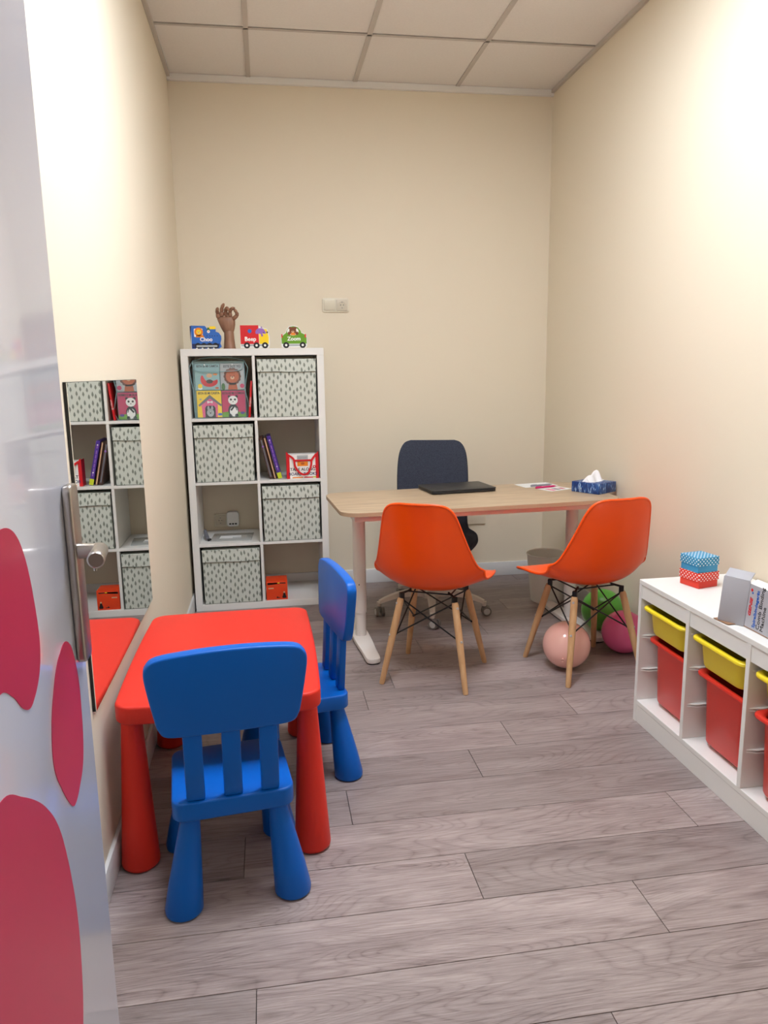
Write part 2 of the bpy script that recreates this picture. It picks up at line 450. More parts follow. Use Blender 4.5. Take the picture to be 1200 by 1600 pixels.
# corridor beyond the doorway
cw = MB()
cw.box((-0.55, -5.6, 1.3), (0.1, 2.1, 2.6), 'wall'); cw.box((2.75, -5.6, 1.3), (0.1, 2.1, 2.6), 'wall'); cw.box((1.1, -6.7, 1.3), (3.4, 0.1, 2.6), 'wall')
cw.box((-0.32, YF-0.05, 1.3), (0.44, 0.1, 2.6), 'wall'); cw.box((W+0.3, YF-0.05, 1.3), (0.4, 0.1, 2.6), 'wall')
struct(cw.build('wall_corridor', smooth=0))
slab('ceiling_corridor', -0.6, 2.8, -6.75, YF-0.1, 2.6, 2.7, 'ceil')
cl = empty('corridor_fill_light', 'unseen square fill panel added in the corridor ceiling behind the doorway', 'ceiling light', (1.25, -5.5, 2.6))  # unseen panel, added as fill light from behind the camera
MB().box((0, 0, -0.006), (0.62, 0.62, 0.012), 'white', bev=0.002).build('light_frame', cl)
MB().box((0, 0, -0.0125), (0.56, 0.56, 0.003), 'led_hall_fill').build('diffuser', cl, smooth=0)

# ceiling tiles with the grid; one tile is the LED panel
ct = MB(); gx = [-0.157, .443, 1.043, 1.643, 2.243]; gy = [0.0-0.0] + [-.62-.6*k for k in range(7)]
gy_edges = [0.0, -.62, -1.22, -1.82, -2.42, -3.02, -3.62, -4.22, YF]
gx_edges = [0.0, .443, 1.043, 1.643, W]
LAMPS = ((1, 4), (2, 3))     # the left LED panel and an added right fill panel replace these tiles
ct.box((W/2, YF/2, H+0.06), (W+0.1, -YF+0.1, 0.08), 'ceil')
for i in range(4):
    for j in range(8):
        if (i, j) in LAMPS: continue
        x0, x1 = gx_edges[i], gx_edges[i+1]; y1, y0 = gy_edges[j], gy_edges[j+1]
        ct.box(((x0+x1)/2, (y0+y1)/2, H+0.012), (x1-x0-0.02, y1-y0-0.02, 0.016), 'ceil', bev=0.002, seg=1)
struct(ct.build('ceiling', smooth=0))
gm = MB()
for x in gx_edges[1:-1]: gm.box((x, YF/2, H+0.001), (0.024, -YF, 0.006), 'grid')
for y in gy_edges[1:-1]: gm.box((W/2, y, H+0.0005), (W, 0.014, 0.005), 'grid')
struct(gm.build('trim_1', smooth=0))
for n, (c, d) in enumerate((((W/2, -0.011, H-0.014), (W, 0.022, 0.034)), ((0.009, YF/2, H-0.006), (0.018, -YF, 0.02)), ((W-0.009, YF/2, H-0.006), (0.018, -YF, 0.02)))):
    struct(MB().box(c, d, 'white' if n == 0 else 'grid', bev=0.001, seg=1).build('trim_%d' % (n+2)))
for cx_, cy_, lab, mm in ((.743, -2.72, 'square white LED ceiling panel nearer the left wall with the mirror', 'led'), (1.343, -2.12, 'added unseen fill panel in the ceiling nearer the right wall with the storage unit', 'led_fill')):  # right panel is an added fill lamp that balances the brightness
    lp = empty('ceiling_light', lab, 'ceiling light', (cx_, cy_, H), 0, 'LED panels in the tiled ceiling')
    fr = MB()
    for sx in (-1, 1):
        fr.box((sx*0.29, 0, 0.0), (0.02, 0.6, 0.012), 'white'); fr.box((0, sx*0.29, 0.0), (0.56, 0.02, 0.012), 'white')
    fr.build('light_frame', lp)
    MB().box((0, 0, 0.002), (0.56, 0.56, 0.004), mm).build('diffuser', lp, smooth=0)

# skirting boards
BB = 0.092
def skirt(name, c, d): struct(MB().box(c, d, 'skirting', bev=0.003, seg=2).build(name))
skirt('baseboard_back', (W/2, -0.006, BB/2), (W-0.03, 0.012, BB))
skirt('baseboard_left', (0.006, YF/2, BB/2), (0.012, -YF-0.002, BB))
skirt('baseboard_right', (W-0.006, YF/2, BB/2), (0.012, -YF-0.002, BB))

# door, open along the left wall
dr = bpy.data.objects.new('door_1', None); C.objects.link(dr); struct(dr); dr.location = (0.2, YF, 0)
DX = 0.02
d = MB(); d.box((0, 0.40, 1.03), (0.04, 0.80, 2.04), 'door', bev=0.0015, seg=2); d.build('door_panel', dr)
TD = frame((DX, 0, 0), (0, 1, 0), (0, 0, 1))       # local x = world y, local y = z, z out of the face
def blob(pts, name='pink_blob'):
    P = spline([(y-YF, z) for y, z in pts], 8)
    return MB().prism(P, 0.0, 0.0006, 'pink', TD).build(name, dr, smooth=0)
blob([(-3.895, 1.196), (-3.862, 1.183), (-3.840, 1.150), (-3.827, 1.098), (-3.825, 1.056), (-3.838, 1.028), (-3.868, 1.010), (-3.892, 1.018), (-3.915, 1.040), (-3.944, 1.056), (-3.985, 1.045), (-4.02, 1.06), (-4.03, 1.11), (-3.99, 1.16), (-3.94, 1.188)])
blob([(-3.733, 1.028), (-3.762, 1.022), (-3.786, 1.004), (-3.812, 0.965), (-3.820, 0.918), (-3.800, 0.878), (-3.775, 0.845), (-3.757, 0.834), (-3.733, 0.842), (-3.708, 0.862), (-3.696, 0.900), (-3.693, 0.960), (-3.708, 1.008)])
blob([(-3.972, 0.968), (-3.919, 0.941), (-3.861, 0.895), (-3.820, 0.838), (-3.796, 0.749), (-3.793, 0.671), (-3.812, 0.584), (-3.86, 0.52), (-3.95, 0.49), (-4.06, 0.50), (-4.15, 0.56), (-4.20, 0.66), (-4.19, 0.78), (-4.14, 0.88), (-4.06, 0.95)])
blob([(-4.10, 1.16), (-4.07, 1.12), (-4.08, 1.05), (-4.13, 1.01), (-4.19, 1.03), (-4.21, 1.09), (-4.17, 1.15)])
for sgn in (1, -1):
    T = Matrix.Scale(sgn, 4, (1, 0, 0))
    h = MB()
    T2 = T @ frame((0.02, 0, 0), (0, 1, 0), (0, 0, 1))
    h.prism(rrect(0.036, 0.222, 0.010, 6, 0.776, 1.094), 0.0, 0.011, 'steel', T2, bev=0.003)
    hp = h.build('handle_plate', dr)
    q = MB(); z = 1.123; yy = 0.772
    q.tube((0.031, yy, z), (0.054, yy, z), 0.0095, 0.0085, 'steel', 20, T=T)
    q.path([(0.050, yy+0.003, z), (0.057, yy-0.004, z+0.001), (0.060, yy-0.025, z+0.003), (0.065, yy-0.058, z+0.006), (0.070, yy-0.088, z+0.009), (0.0704, yy-0.0905, z+0.009)], [0.0085, 0.0092, 0.0092, 0.0095, 0.0098, 0.008], 'steel', 20, T=T)
    q.tube((0.066, yy-0.078, z-0.001), (0.066, yy-0.078, z-0.006), 0.002, 0.002, 'steel', 8, T=T)
    q.build('lever', dr, label='brushed steel lever')
for z in (0.25, 1.0, 1.8):
    MB().tube((-0.004, -0.004, z-0.045), (-0.004, -0.004, z+0.045), 0.007, 0.007, 'steel', 12).build('hinge', dr)
fm = MB()
fm.box((0.1715, YF-0.05, 1.04), (0.017, 0.13, 2.08), 'white', bev=0.002); fm.box((1.0335, YF-0.05, 1.04), (0.017, 0.13, 2.08), 'white', bev=0.002)
fm.box((0.6025, YF-0.05, 2.069), (0.845, 0.13, 0.02), 'white', bev=0.002)
struct(fm.build('trim_5'))

# mirror on the left wall
mr = empty('wall_mirror', 'frameless rectangular mirror on the left wall above the red children table', 'mirror', (0, -2.285, 0.912))
MB().box((0.0045, 0, 0), (0.007, 0.963, 0.816), 'black').build('backing_board', mr)
MB().box((0.0090, 0, 0), (0.002, 0.961, 0.814), 'mirror').build('mirror_glass', mr, smooth=0)

# switch and sockets
def socket_face(mb, cx, cz, y, m='socket', s=0.07):
    T = frame((cx, y, cz), (1, 0, 0), (0, 0, 1))      # z axis points to -Y (towards the room)
    mb.prism(rrect(s, s, 0.006), 0.0, 0.006, m, T, bev=0.001)
    mb.lathe([(0.0215, 0.0062), (0.0215, 0.0075), (0.0190, 0.0075), (0.0185, 0.0063), (0.0, 0.0063)], m, T=T, n=28)
    mb.disc(0, 0.0, 0.0183, 0.0062, 0.0066, 'c_tan' if False else 'ivory2', T)
    for sx in (-1, 1): mb.disc(sx*0.0085, 0, 0.0028, 0.0064, 0.0070, 'c_black', T, n=12)
    mb.box((0, 0.0165, 0.0075), (0.006, 0.004, 0.002), 'c_gray', T=T); mb.box((0, -0.0165, 0.0075), (0.006, 0.004, 0.002), 'c_gray', T=T)
t = empty('light_switch', 'ivory double wall plate with rocker switch and power socket high on back wall', 'switch', (0.9, 0, 1.731))
MB().prism(rrect(0.160, 0.082, 0.010), 0.0, 0.008, 'socket', frame((0, 0, 0), (1, 0, 0), (0, 0, 1)), bev=0.002).build('wall_plate', t)
MB().box((-0.038, -0.0115, 0.001), (0.066, 0.009, 0.062), 'socket', bev=0.003, rot=Matrix.Rotation(R(4), 3, 'X')).build('rocker', t)
q = MB(); socket_face(q, 0.038, 0, -0.0075, 'ivory2', 0.066); q.build('socket', t)
t = empty('wall_socket', 'double power socket on the back wall seen through the open shelf cell', 'socket', (0.192, 0, 0.452))
MB().prism(rrect(0.150, 0.080, 0.008), 0.0, 0.008, 'socket', frame((0, 0, 0), (1, 0, 0), (0, 0, 1)), bev=0.002).build('wall_plate', t)
q = MB(); socket_face(q, -0.036, 0, -0.0075, 'ivory2', 0.062); q.build('socket', t)
t = empty('plug_in_device', 'small white rounded plug in device in the socket behind the shelf', 'plug in device', (0.232, -0.0085, 0.462))
TT = frame((0, 0, 0), (1, 0, 0), (0, 0, 1))
MB().prism(rrect(0.074, 0.092, 0.018), 0.0, 0.032, 'card_white', TT, bev=0.006).build('housing', t)
q = MB()
for k in (-1, 0, 1): q.prism(rrect(0.013, 0.009, 0.003, 3, k*0.017, -0.029), 0.0318, 0.0328, 'c_black', TT)
q.build('vent', t)
tag(MB().box((1.745, -0.006, 0.43), (0.19, 0.012, 0.152), 'wall', bev=0.003).build('wall_cover_plate'), 'flat cream cover plate on the back wall under the desk', 'cover plate')

# ------------------------------------------------------------------ cube shelf against the back wall
KX, KY, KD = 0.0193, -0.4001, 0.385
ks = empty('cube_shelf', 'tall white open cube shelf with eight compartments in the back left corner', 'shelf', (KX, KY, 0))
def kbox(name, x0, x1, z0, z1, yo=0.0):
    MB().box(((x0+x1)/2, KD/2+yo, (z0+z1)/2), (x1-x0, KD-yo, z1-z0), 'white', bev=0.0012, seg=1).build(name, ks)
kbox('top_panel', 0, .77, 1.432, 1.47); kbox('bottom_panel', 0.038, .732, 0, .038)
kbox('side_panel', 0, .038, 0, 1.432); kbox('side_panel', .732, .77, 0, 1.432)
kz = [1.0875, .735, .3825]
for z in kz: kbox('shelf_board', .038, .732, z-.008, z+.008, 0.001)
zb = [0.038]+[z for k in reversed(kz) for z in (k-.008, k+.008)]+[1.432]
for a in range(0, 8, 2): kbox('divider', .377, .393, zb[a], zb[a+1], 0.001)
CELLX = ((KX+.038, KX+.377), (KX+.393, KX+.732))
CELLZ = ((1.0955, 1.432), (.743, 1.0795), (.3905, .727), (.038, .3745))

# patterned fabric storage boxes
def storage_box(name, cx, z0, label, dx=0, tilt=0.0, rz=0.0):
    w_, h_, dp = 0.318, 0.325, 0.355
    t = empty(name, label, 'storage box', (cx+dx, KY+0.006, z0+0.0005), rz, 'patterned fabric boxes in the cube shelf')
    b = MB()
    for c, d_ in (((0, 0.0015, (h_-.03)/2), (w_, 0.003, h_-.03)), ((0, dp-0.0015, (h_-.03)/2), (w_, 0.003, h_-.03)),
                  ((-w_/2+.0015, dp/2, (h_-.03)/2), (.003, dp-.006, h_-.03)), ((w_/2-.0015, dp/2, (h_-.03)/2), (.003, dp-.006, h_-.03)), ((0, dp/2, .0015), (w_-.006, dp-.006, .003))):
        b.box(c, d_, 'drop')
    b.build('box_body', t)
    l = MB(); l.box((0, dp/2, h_-.0125), (w_+0.004, dp+0.004, 0.006), 'drop', bev=0.0015)
    # front flap of the lid, slightly bowed
    V = []; n = 16; zt = h_-.012; zl = h_-.078
    for i in range(n+1):
        u = i/n; x = (u-.5)*(w_+.002); bow = 0.0012*math.sin(math.pi*u*2.3)
        V += [(x, -0.0012, zt), (x, -0.0035-abs(bow), (zt+zl)/2), (x, -0.0045-abs(bow)*1.5, zl+bow)]
    Fq = []
    for i in range(n):
        for k in range(2): a = i*3+k; Fq.append([a, a+1, a+4, a+3])
    l.add(V, Fq, 'drop')
    lo = l.build('lid', t, smooth=0)
    so = lo.modifiers.new('thickness', 'SOLIDIFY'); so.thickness = 0.002; so.offset = 0
    s_ = MB()
    s_.path([(-w_/2, -0.0062, zl+.0005)]+[((i/n-.5)*(w_+.002), -0.0062-abs(0.0025*math.sin(math.pi*i/n*2.3))*1.5, zl+0.0025*math.sin(math.pi*i/n*2.3)) for i in range(1, n)]+[(w_/2, -0.0062, zl)], 0.0009, 'seam', 6)
    s_.build('flap_seam', lo)
    q = MB()
    e = 0.0012
    q.path([(-w_/2, -e, 0.002), (w_/2, -e, 0.002), (w_/2, -e, h_-.03), (-w_/2, -e, h_-.03)], 0.0014, 'seam', 6, closed=True); q.build('edge_binding', t)
    return t
cxL = (CELLX[0][0]+CELLX[0][1])/2; cxR = (CELLX[1][0]+CELLX[1][1])/2
storage_box('storage_box', cxR, CELLZ[0][0], 'tree patterned fabric storage box in the top right compartment of the cube shelf', 0.002)
storage_box('storage_box', cxL, CELLZ[1][0], 'tree patterned fabric storage box directly below the children book case', -0.002)
storage_box('storage_box', cxR, CELLZ[2][0], 'tree patterned fabric storage box below the red trimmed book bag', 0.0)
storage_box('storage_box', cxL, CELLZ[3][0], 'tree patterned fabric storage box in the bottom left compartment of the cube shelf', 0.003)

# ---- board books shaped like vehicles on top of the shelf
TOPZ = 1.4705
def cover_frame(): return frame((0, 0, 0), (1, 0, 0), (0, 0, 1))
CF = cover_frame()
L1, L2, L3, L4 = 0.0004, 0.0008, 0.0012, 0.0016
def face(q, cx, cy, r, col, T, z0, ears=True, ec=None, dark='c_dbrown'):
    if ears:
        for s_ in (-1, 1): q.disc(cx+s_*r*.75, cy+r*.75, r*.38, z0, z0+.0003, ec or col, T, n=14)
    q.disc(cx, cy, r, z0, z0+.0005, col, T)
    q.disc(cx, cy-r*.3, r*.42, z0+.0004, z0+.0007, 'c_tan', T, n=16, ry=r*.34)
    q.disc(cx, cy-r*.14, r*.14, z0+.0006, z0+.001, dark, T, n=10)
    for s_ in (-1, 1): q.disc(cx+s_*r*.38, cy+r*.15, r*.1, z0+.0004, z0+.0009, dark, T, n=8)
# train "Choo"
t = empty('train_board_book', 'blue train shaped board book reading Choo on top of the shelf', 'book', (0.158, -0.365, TOPZ), 0, 'vehicle shaped board books on the shelf top')
q = MB()
body = [(-.078, .002), (.066, .002), (.080, .012), (.074, .030), (.080, .050), (.080, .068), (.068, .086), (.052, .092), (.052, .116), (.028, .120), (.020, .104), (.010, .104), (-.004, .122), (-.078, .124)]
q.prism(body, -0.022, 0.0, 'c_blue', CF); q.build('page_block', t)
q = MB()
q.prism([(-.076, .004), (.064, .004), (.070, .028), (-.076, .028)], 0, L1, 'c_navy', CF)
q.prism([(-.084, .030), (-.076, .122), (-.004, .122), (-.084, .122)], 0, L1, 'c_navy', CF)
for k in range(4): q.disc(-.045+k*.031, .017, .0155, L1, L2, 'c_black', CF)
q.prism(rrect(.112, .010, .005, 4, .002, .015), L2, L3, 'c_lgrey', CF)
for k in range(4): q.prism([(-.060+k*.03, .0), (-.052+k*.03, .008), (-.044+k*.03, .0)], L2, L3, 'c_white', CF)
q.prism(rrect(.046, .044, .004, 4, -.040, .086), 0, L1, 'c_white', CF)
q.disc(-.038, .090, .023, L1, L2, 'c_or', CF); q.prism([(-.056, .062), (-.010, .062), (-.016, .074), (-.052, .074)], L1, L2, 'c_or', CF)
face(q, -.038, .090, .013, 'c_yel', CF, L2, ears=False)
q.prism([(.004, .092), (.024, .092), (.020, .112), (.010, .114)], L1, L2, 'c_dgreen', CF)
q.disc(.014, .092, .008, L2, L3, 'c_white', CF, n=14); q.disc(.014, .093, .003, L3, L4, 'c_red', CF, n=8)
q.prism(rrect(.034, .015, .005, 4, .036, .112), L1, L2, 'c_yel', CF)
for k in range(5): q.disc(.006+k*.0135, .069, .0025, L1, L2, 'c_navy', CF, n=8)
q.text('Choo', .029, 'c_white', CF @ Matrix.Translation((.0, .050, L2)), bold=.0008)
q.build('cover_print', t)
# truck "Beep"
t = empty('truck_board_book', 'red and yellow truck shaped board book reading Beep on top of the shelf', 'book', (0.420, -0.365, TOPZ), 0, 'vehicle shaped board books on the shelf top')
q = MB()
q.prism([(-.080, .004), (.074, .004), (.078, .020), (.078, .062), (.068, .104), (.040, .112), (.026, .118), (.018, .124), (-.080, .124)], -0.022, 0.0, 'c_white', CF); q.build('page_block', t)
q = MB()
q.prism([(-.079, .024), (.020, .024), (.020, .124), (-.079, .124)], 0, L1, 'c_red', CF)
q.prism([(.022, .024), (.072, .024), (.074, .060), (.064, .102), (.040, .104), (.022, .084)], 0, L1, 'c_yel', CF)
q.prism([(-.076, .012), (.072, .012), (.072, .022), (-.076, .022)], 0, L1, 'c_lgrey', CF)
for x in (-.046, .006, .052): q.disc(x, .0165, .0165, L1, L2, 'c_black', CF); q.disc(x, .0165, .0065, L2, L3, 'c_white', CF, n=16)
q.disc(-.028, .093, .011, L1, L2, 'c_blue', CF)
q.prism(spline([(.004, .094), (.016, .106), (.034, .108), (.046, .104), (.058, .088), (.056, .078), (.040, .080), (.044, .068), (.034, .064), (.030, .078), (.014, .078), (.004, .080)], 4), L1, L2, 'c_purple', CF)
q.disc(.036, .113, .004, L1, L2, 'c_purple', CF, n=10); q.disc(.046, .084, .003, L2, L3, 'c_navy', CF, n=8); q.disc(.066, .086, .005, L1, L2, 'c_dbrown', CF, n=10)
q.text('Beep', .031, 'c_white', CF @ Matrix.Translation((-.026, .050, L2)), bold=.0008)
q.build('cover_print', t)
# car "Zoom"
t = empty('car_board_book', 'green car shaped board book reading Zoom on top of the shelf', 'book', (0.632, -0.365, TOPZ), 0, 'vehicle shaped board books on the shelf top')
carp = [(-.068, .004), (.066, .004), (.070, .016), (.070, .060), (.060, .078), (.040, .086), (.032, .104), (.018, .118), (-.002, .122), (-.026, .118), (-.040, .102), (-.046, .084), (-.064, .072), (-.072, .056)]
q = MB(); q.prism(carp, -0.022, 0.0, 'c_white', CF); q.build('page_block', t)
q = MB()
q.prism([(-.068, .024), (.068, .024), (.068, .058), (.058, .074), (.040, .082), (.036, .094), (.022, .112), (-.002, .118), (-.024, .114), (-.038, .098), (-.044, .082), (-.060, .070), (-.070, .054)], 0, L1, 'c_green', CF)
q.prism([(-.062, .010), (.064, .010), (.064, .022), (-.062, .022)], 0, L1, 'c_lgrey', CF)
for x in (-.045, .046): q.disc(x, .0165, .0165, L1, L2, 'c_black', CF); q.disc(x, .0165, .0065, L2, L3, 'c_white', CF, n=16)
q.disc(-.006, .090, .032, L1, L2, 'c_white', CF, ry=.022)
face(q, -.006, .094, .019, 'c_brown', CF, L2)
q.disc(-.026, .080, .009, L2, L3, 'c_brown', CF, n=12); q.disc(.016, .080, .009, L2, L3, 'c_brown', CF, n=12)
q.prism([(-.018, .070), (.008, .070), (.006, .082), (-.016, .082)], L3, L4, 'c_or', CF)
for x in (-.066, .062): q.prism(rrect(.007, .020, .003, 3, x, .066), L1, L2, 'c_red', CF)
q.text('Zoom', .029, 'c_white', CF @ Matrix.Translation((-.001, .050, L2)), bold=.0008)
q.build('cover_print', t)

# ---- jointed wooden hand
t = empty('wooden_hand', 'brown jointed wooden mannequin hand standing between the train book and the truck book', 'wooden hand', (0.279, -0.315, TOPZ), R(0))
q = MB(); q.lathe([(.034, 0), (.034, .004), (.032, .008), (.0275, .055), (.0265, .092), (.024, .097), (.0, .098)], 'handwood', n=28); q.build('forearm', t)
# palm: stack of ellipse rings
q = MB(); V = []; Fq = []; n = 24
rings = [(.085, -.002, .0225, .014), (.092, -.002, .0285, .0165), (.110, -.004, .036, .018), (.130, -.006, .0425, .019), (.150, -.010, .0465, .018), (.165, -.013, .048, .016), (.172, -.014, .045, .012), (.175, -.014, .040, .008)]
for z, xo, a, b in rings:
    for k in range(n):
        th = 2*math.pi*k/n; V.append((xo+a*math.cos(th), b*math.sin(th), z))
for i in range(len(rings)-1):
    for k in range(n): Fq.append([i*n+k, i*n+(k+1) % n, (i+1)*n+(k+1) % n, (i+1)*n+k])
Fq.append(list(range(n))[::-1]); Fq.append([(len(rings)-1)*n+k for k in range(n)])
q.add(V, Fq, 'handwood'); q.build('palm', t)
def finger(pts, r):
    q = MB()
    for a in range(len(pts)-1):
        p0, p1 = Vector(pts[a]), Vector(pts[a+1]); dd = (p1-p0).normalized()*0.0012
        rr = r*(1-.1*a)
        q.path([p0+dd, p0+(p1-p0)*.2, p0+(p1-p0)*.8, p1-dd], [rr*.75, rr, rr*.92, rr*.7], 'handwood', 12)
        q.ball(p1, rr*.72, 'handwood', 10)
    q.build('finger', t)
finger([(-.052, -.002, .166), (-.056, -.010, .192), (-.056, -.030, .206), (-.052, -.040, .214)], 0.0118)
finger([(-.034, -.004, .174), (-.034, -.012, .200), (-.030, -.026, .220), (-.020, -.034, .236)], 0.0122)
finger([(-.010, -.004, .176), (-.013, -.014, .202), (-.004, -.032, .218), (.004, -.044, .208)], 0.0122)
finger([(.012, -.004, .174), (.010, -.012, .198), (.018, -.028, .212), (.034, -.036, .216)], 0.0120)
finger([(.026, -.008, .160), (.050, -.016, .180), (.046, -.022, .196), (.036, -.026, .208)], 0.0115)

# ---- case of board books in the top left compartment
CASE_X0, CASE_Z0 = 0.072, CELLZ[0][0]+.0006
yb = -0.350
def mini_book(name, x, z, w_, h_, art, label, yfront, m, group='small board books in the clear case'):
    t = empty(name, label, 'book', (x, yfront, z), 0, group)
    MB().box((w_/2, .006, h_/2), (w_, .012, h_), m, bev=.001, seg=1).build('page_block', t)
    q = MB(); art(q, w_, h_); q.build('cover_print', t)
    return t
def art_camita(q, w_, h_):
    q.text('ESTA ES MI CAMITA', .0155, 'c_black', CF @ Matrix.Translation((w_*.52, h_-.014, L1)), sx=.86, bold=.0005)
    q.prism(spline([(.030, .060), (.040, .080), (.060, .050), (.100, .050), (.120, .056), (.118, .034), (.090, .018), (.056, .020), (.036, .036)], 5), 0, L1, 'c_red', CF)
    q.disc(.078, .046, .018, L1, L2, 'c_dbrown', CF, ry=.011); q.disc(.078, .078, .016, L1, L2, 'c_tan', CF, ry=.012)
    q.disc(.110, .084, .012, L1, L2, 'c_or', CF, ry=.005); q.disc(.026, .022, .012, L1, L2, 'c_yel', CF); q.disc(.026, .010, .012, 0, L1, 'c_white', CF, ry=.008); q.disc(.116, .010, .010, 0, L1, 'c_rust', CF, ry=.006)
def art_soy(q, w_, h_):
    q.text('ESTE SOY YO', .0175, 'c_black', CF @ Matrix.Translation((w_*.5, h_-.016, L1)), sx=.9, bold=.0005)
    for k in range(14):
        a = k*2*math.pi/14; q.disc(w_*.5+.036*math.cos(a), .072+.036*math.sin(a), .012, 0, L1, 'c_brown', CF, n=10)
    q.disc(w_*.5, .072, .036, L1, L2, 'c_rust', CF); face(q, w_*.5, .072, .026, 'c_rust', CF, L2)
    q.prism([(w_*.5-.026, .0), (w_*.5+.026, .0), (w_*.5+.020, .040), (w_*.5-.020, .040)], 0, L1, 'c_rust', CF)
    q.disc(.116, .020, .012, 0, L1, 'c_mag', CF); q.disc(.014, .016, .010, 0, L1, 'c_dgreen', CF, ry=.020)
def art_casita(q, w_, h_):
    q.text('ESTA ES MI CASITA', .0165, 'c_black', CF @ Matrix.Translation((w_*.5, h_-.014, L1)), sx=.84, bold=.0005)
    q.prism([(.028, .0), (.108, .0), (.112, .070), (.070, .106), (.024, .070)], 0, L1, 'c_pink', CF)
    q.prism([(.006, .068), (.070, .124), (.134, .068), (.128, .060), (.070, .104), (.012, .060)], L1, L2, 'c_gray', CF)
    q.prism([(.042, .0), (.098, .0), (.098, .052), (.090, .064), (.050, .064), (.042, .052)], L1, L2, 'c_black', CF)
    q.disc(.070, .026, .019, L2, L3, 'c_lgrey', CF, ry=.022)
    for s_ in (-1, 1): q.disc(.070+s_*.010, .050, .006, L2, L3, 'c_lgrey', CF, ry=.013); q.disc(.070+s_*.007, .030, .002, L3, L4, 'c_black', CF, n=8)
    q.disc(.070, .024, .004, L3, L4, 'c_black', CF, n=8)
    q.box((.070, .084, L3), (.020, .006, .0006), 'c_white', T=CF)
    for s_ in (-1, 1): q.disc(.070+s_*.011, .087, .004, L3, L4, 'c_white', CF, n=8); q.disc(.070+s_*.011, .081, .004, L3, L4, 'c_white', CF, n=8)
    q.disc(.122, .016, .012, L1, L2, 'c_blue', CF, ry=.007); q.disc(.020, .100, .007, 0, L1, 'c_lgrey', CF, ry=.004)
def art_comida(q, w_, h_):
    q.text('ESTA ES MI COMIDA', .0165, 'c_black', CF @ Matrix.Translation((w_*.5, h_-.014, L1)), sx=.8, bold=.0005)
    q.prism([(0, 0), (w_, 0), (w_, .024), (.05, .032), (0, .026)], 0, L1, 'c_green', CF)
    q.disc(.060, .036, .028, L1, L2, 'c_black', CF, ry=.036); q.disc(.062, .030, .022, L2, L3, 'c_white', CF, ry=.028)
    for s_ in (-1, 1): q.disc(.060+s_*.020, .112, .008, L1, L2, 'c_black', CF, n=12); q.disc(.060+s_*.017, .002+.006, .010, L2, L3, 'c_black', CF, n=12)
    q.disc(.060, .092, .026, L2, L3, 'c_white', CF, ry=.024)
    for s_ in (-1, 1): q.disc(.060+s_*.011, .096, .006, L3, L4, 'c_black', CF, n=10)
    q.disc(.060, .084, .003, L3, L4, 'c_black', CF, n=8)
    q.box((.058, .050, L3+.0003), (.010, .036, .0006), 'c_black', T=CF, rot=Matrix.Rotation(R(-40), 3, 'Z')); q.box((.074, .050, L3+.0003), (.004, .030, .0006), 'c_black', T=CF, rot=Matrix.Rotation(R(20), 3, 'Z'))
    q.disc(.110, .022, .012, L1, L2, 'c_violet', CF, ry=.007)
bw, bh = 0.132, 0.146
x0 = CASE_X0+.012
mini_book('board_book', x0+.004, CASE_Z0+.004, bw, bh, art_casita, 'yellow square board book reading ESTA ES MI CASITA with a pink dog house', yb, MT['c_lime'] if False else MT['c_yel'])
mini_book('board_book', x0+bw+.007, CASE_Z0+.004, bw-.004, bh-.002, art_comida, 'magenta square board book with a panda in the clear case', yb, MT['c_mag'])
mini_book('board_book', x0, CASE_Z0+.154, bw+.002, bh-.004, art_camita, 'pale blue square board book with a red bed, above the dog house book', yb+.001, MT['c_lblue'])
mini_book('board_book', x0+bw+.005, CASE_Z0+.154, bw-.002, bh-.004, art_soy, 'pale grey square board book with a rust lion, above the panda book', yb+.001, MT['c_lgrey'])
t = empty('book_case', 'clear vinyl case with blue grey piping holding four square board books', 'book case', (CASE_X0, yb-.004, CASE_Z0), 0)
cwid, chei = 0.283, 0.312
q = MB(); ol = [(0.002, 0, 0.002), (cwid, 0, 0.002), (cwid-.004, 0, chei*.5), (cwid-.002, 0, chei), (.006, 0, chei), (0.0, 0, chei*.5)]
q.path(openspline(ol+[ol[0]], 3)[:-1], .0022, 'piping', 8, closed=True)
q.path([(0.004, .026, 0.004), (cwid, .026, 0.004), (cwid-.002, .026, chei-.002), (.006, .026, chei-.002)], .0022, 'piping', 8, closed=True); q.build('piping', t)
q = MB(); q.box((cwid/2, 0.0004, chei/2), (cwid-.004, .0006, chei-.004), 'clear'); q.build('front_sheet', t, smooth=0)
q = MB(); q.box((cwid/2, .026, chei/2), (cwid-.004, .0012, chei-.004), 'c_lblue'); q.build('back_sheet', t, smooth=0)
q = MB()
arc = openspline([(.004, -.004, chei-.004), (.012, -.006, chei-.045), (.060, -.007, chei-.058), (.220, -.007, chei-.058), (.268, -.006, chei-.045), (cwid-.004, -.004, chei-.004)], 5)
q.path(arc, .002, 'piping', 8)
q.add([tuple(p) for p in arc], [list(range(len(arc)))], 'clear')
for x in (.068, .216): q.ball((x, -.008, chei-.022), .004, 'card_white', 12, sc=(1, .5, 1))
q.build('flap', t)
# thin red book leaning at the right of that compartment
t = empty('thin_book', 'thin red board book leaning upright between the clear book case and the divider', 'book', (0.3695, -0.374, CELLZ[0][0]+.0015), 0, rot=(0, R(5.5), 0))
MB().box((0, .075, .100), (.011, .15, .200), 'c_red', bev=.001).build('page_block', t)
q = MB(); q.text('El cuento', .014, 'c_white', frame((0, -.0004, .085), (0, 0, 1), (-1, 0, 0))); q.build('spine_text', t)

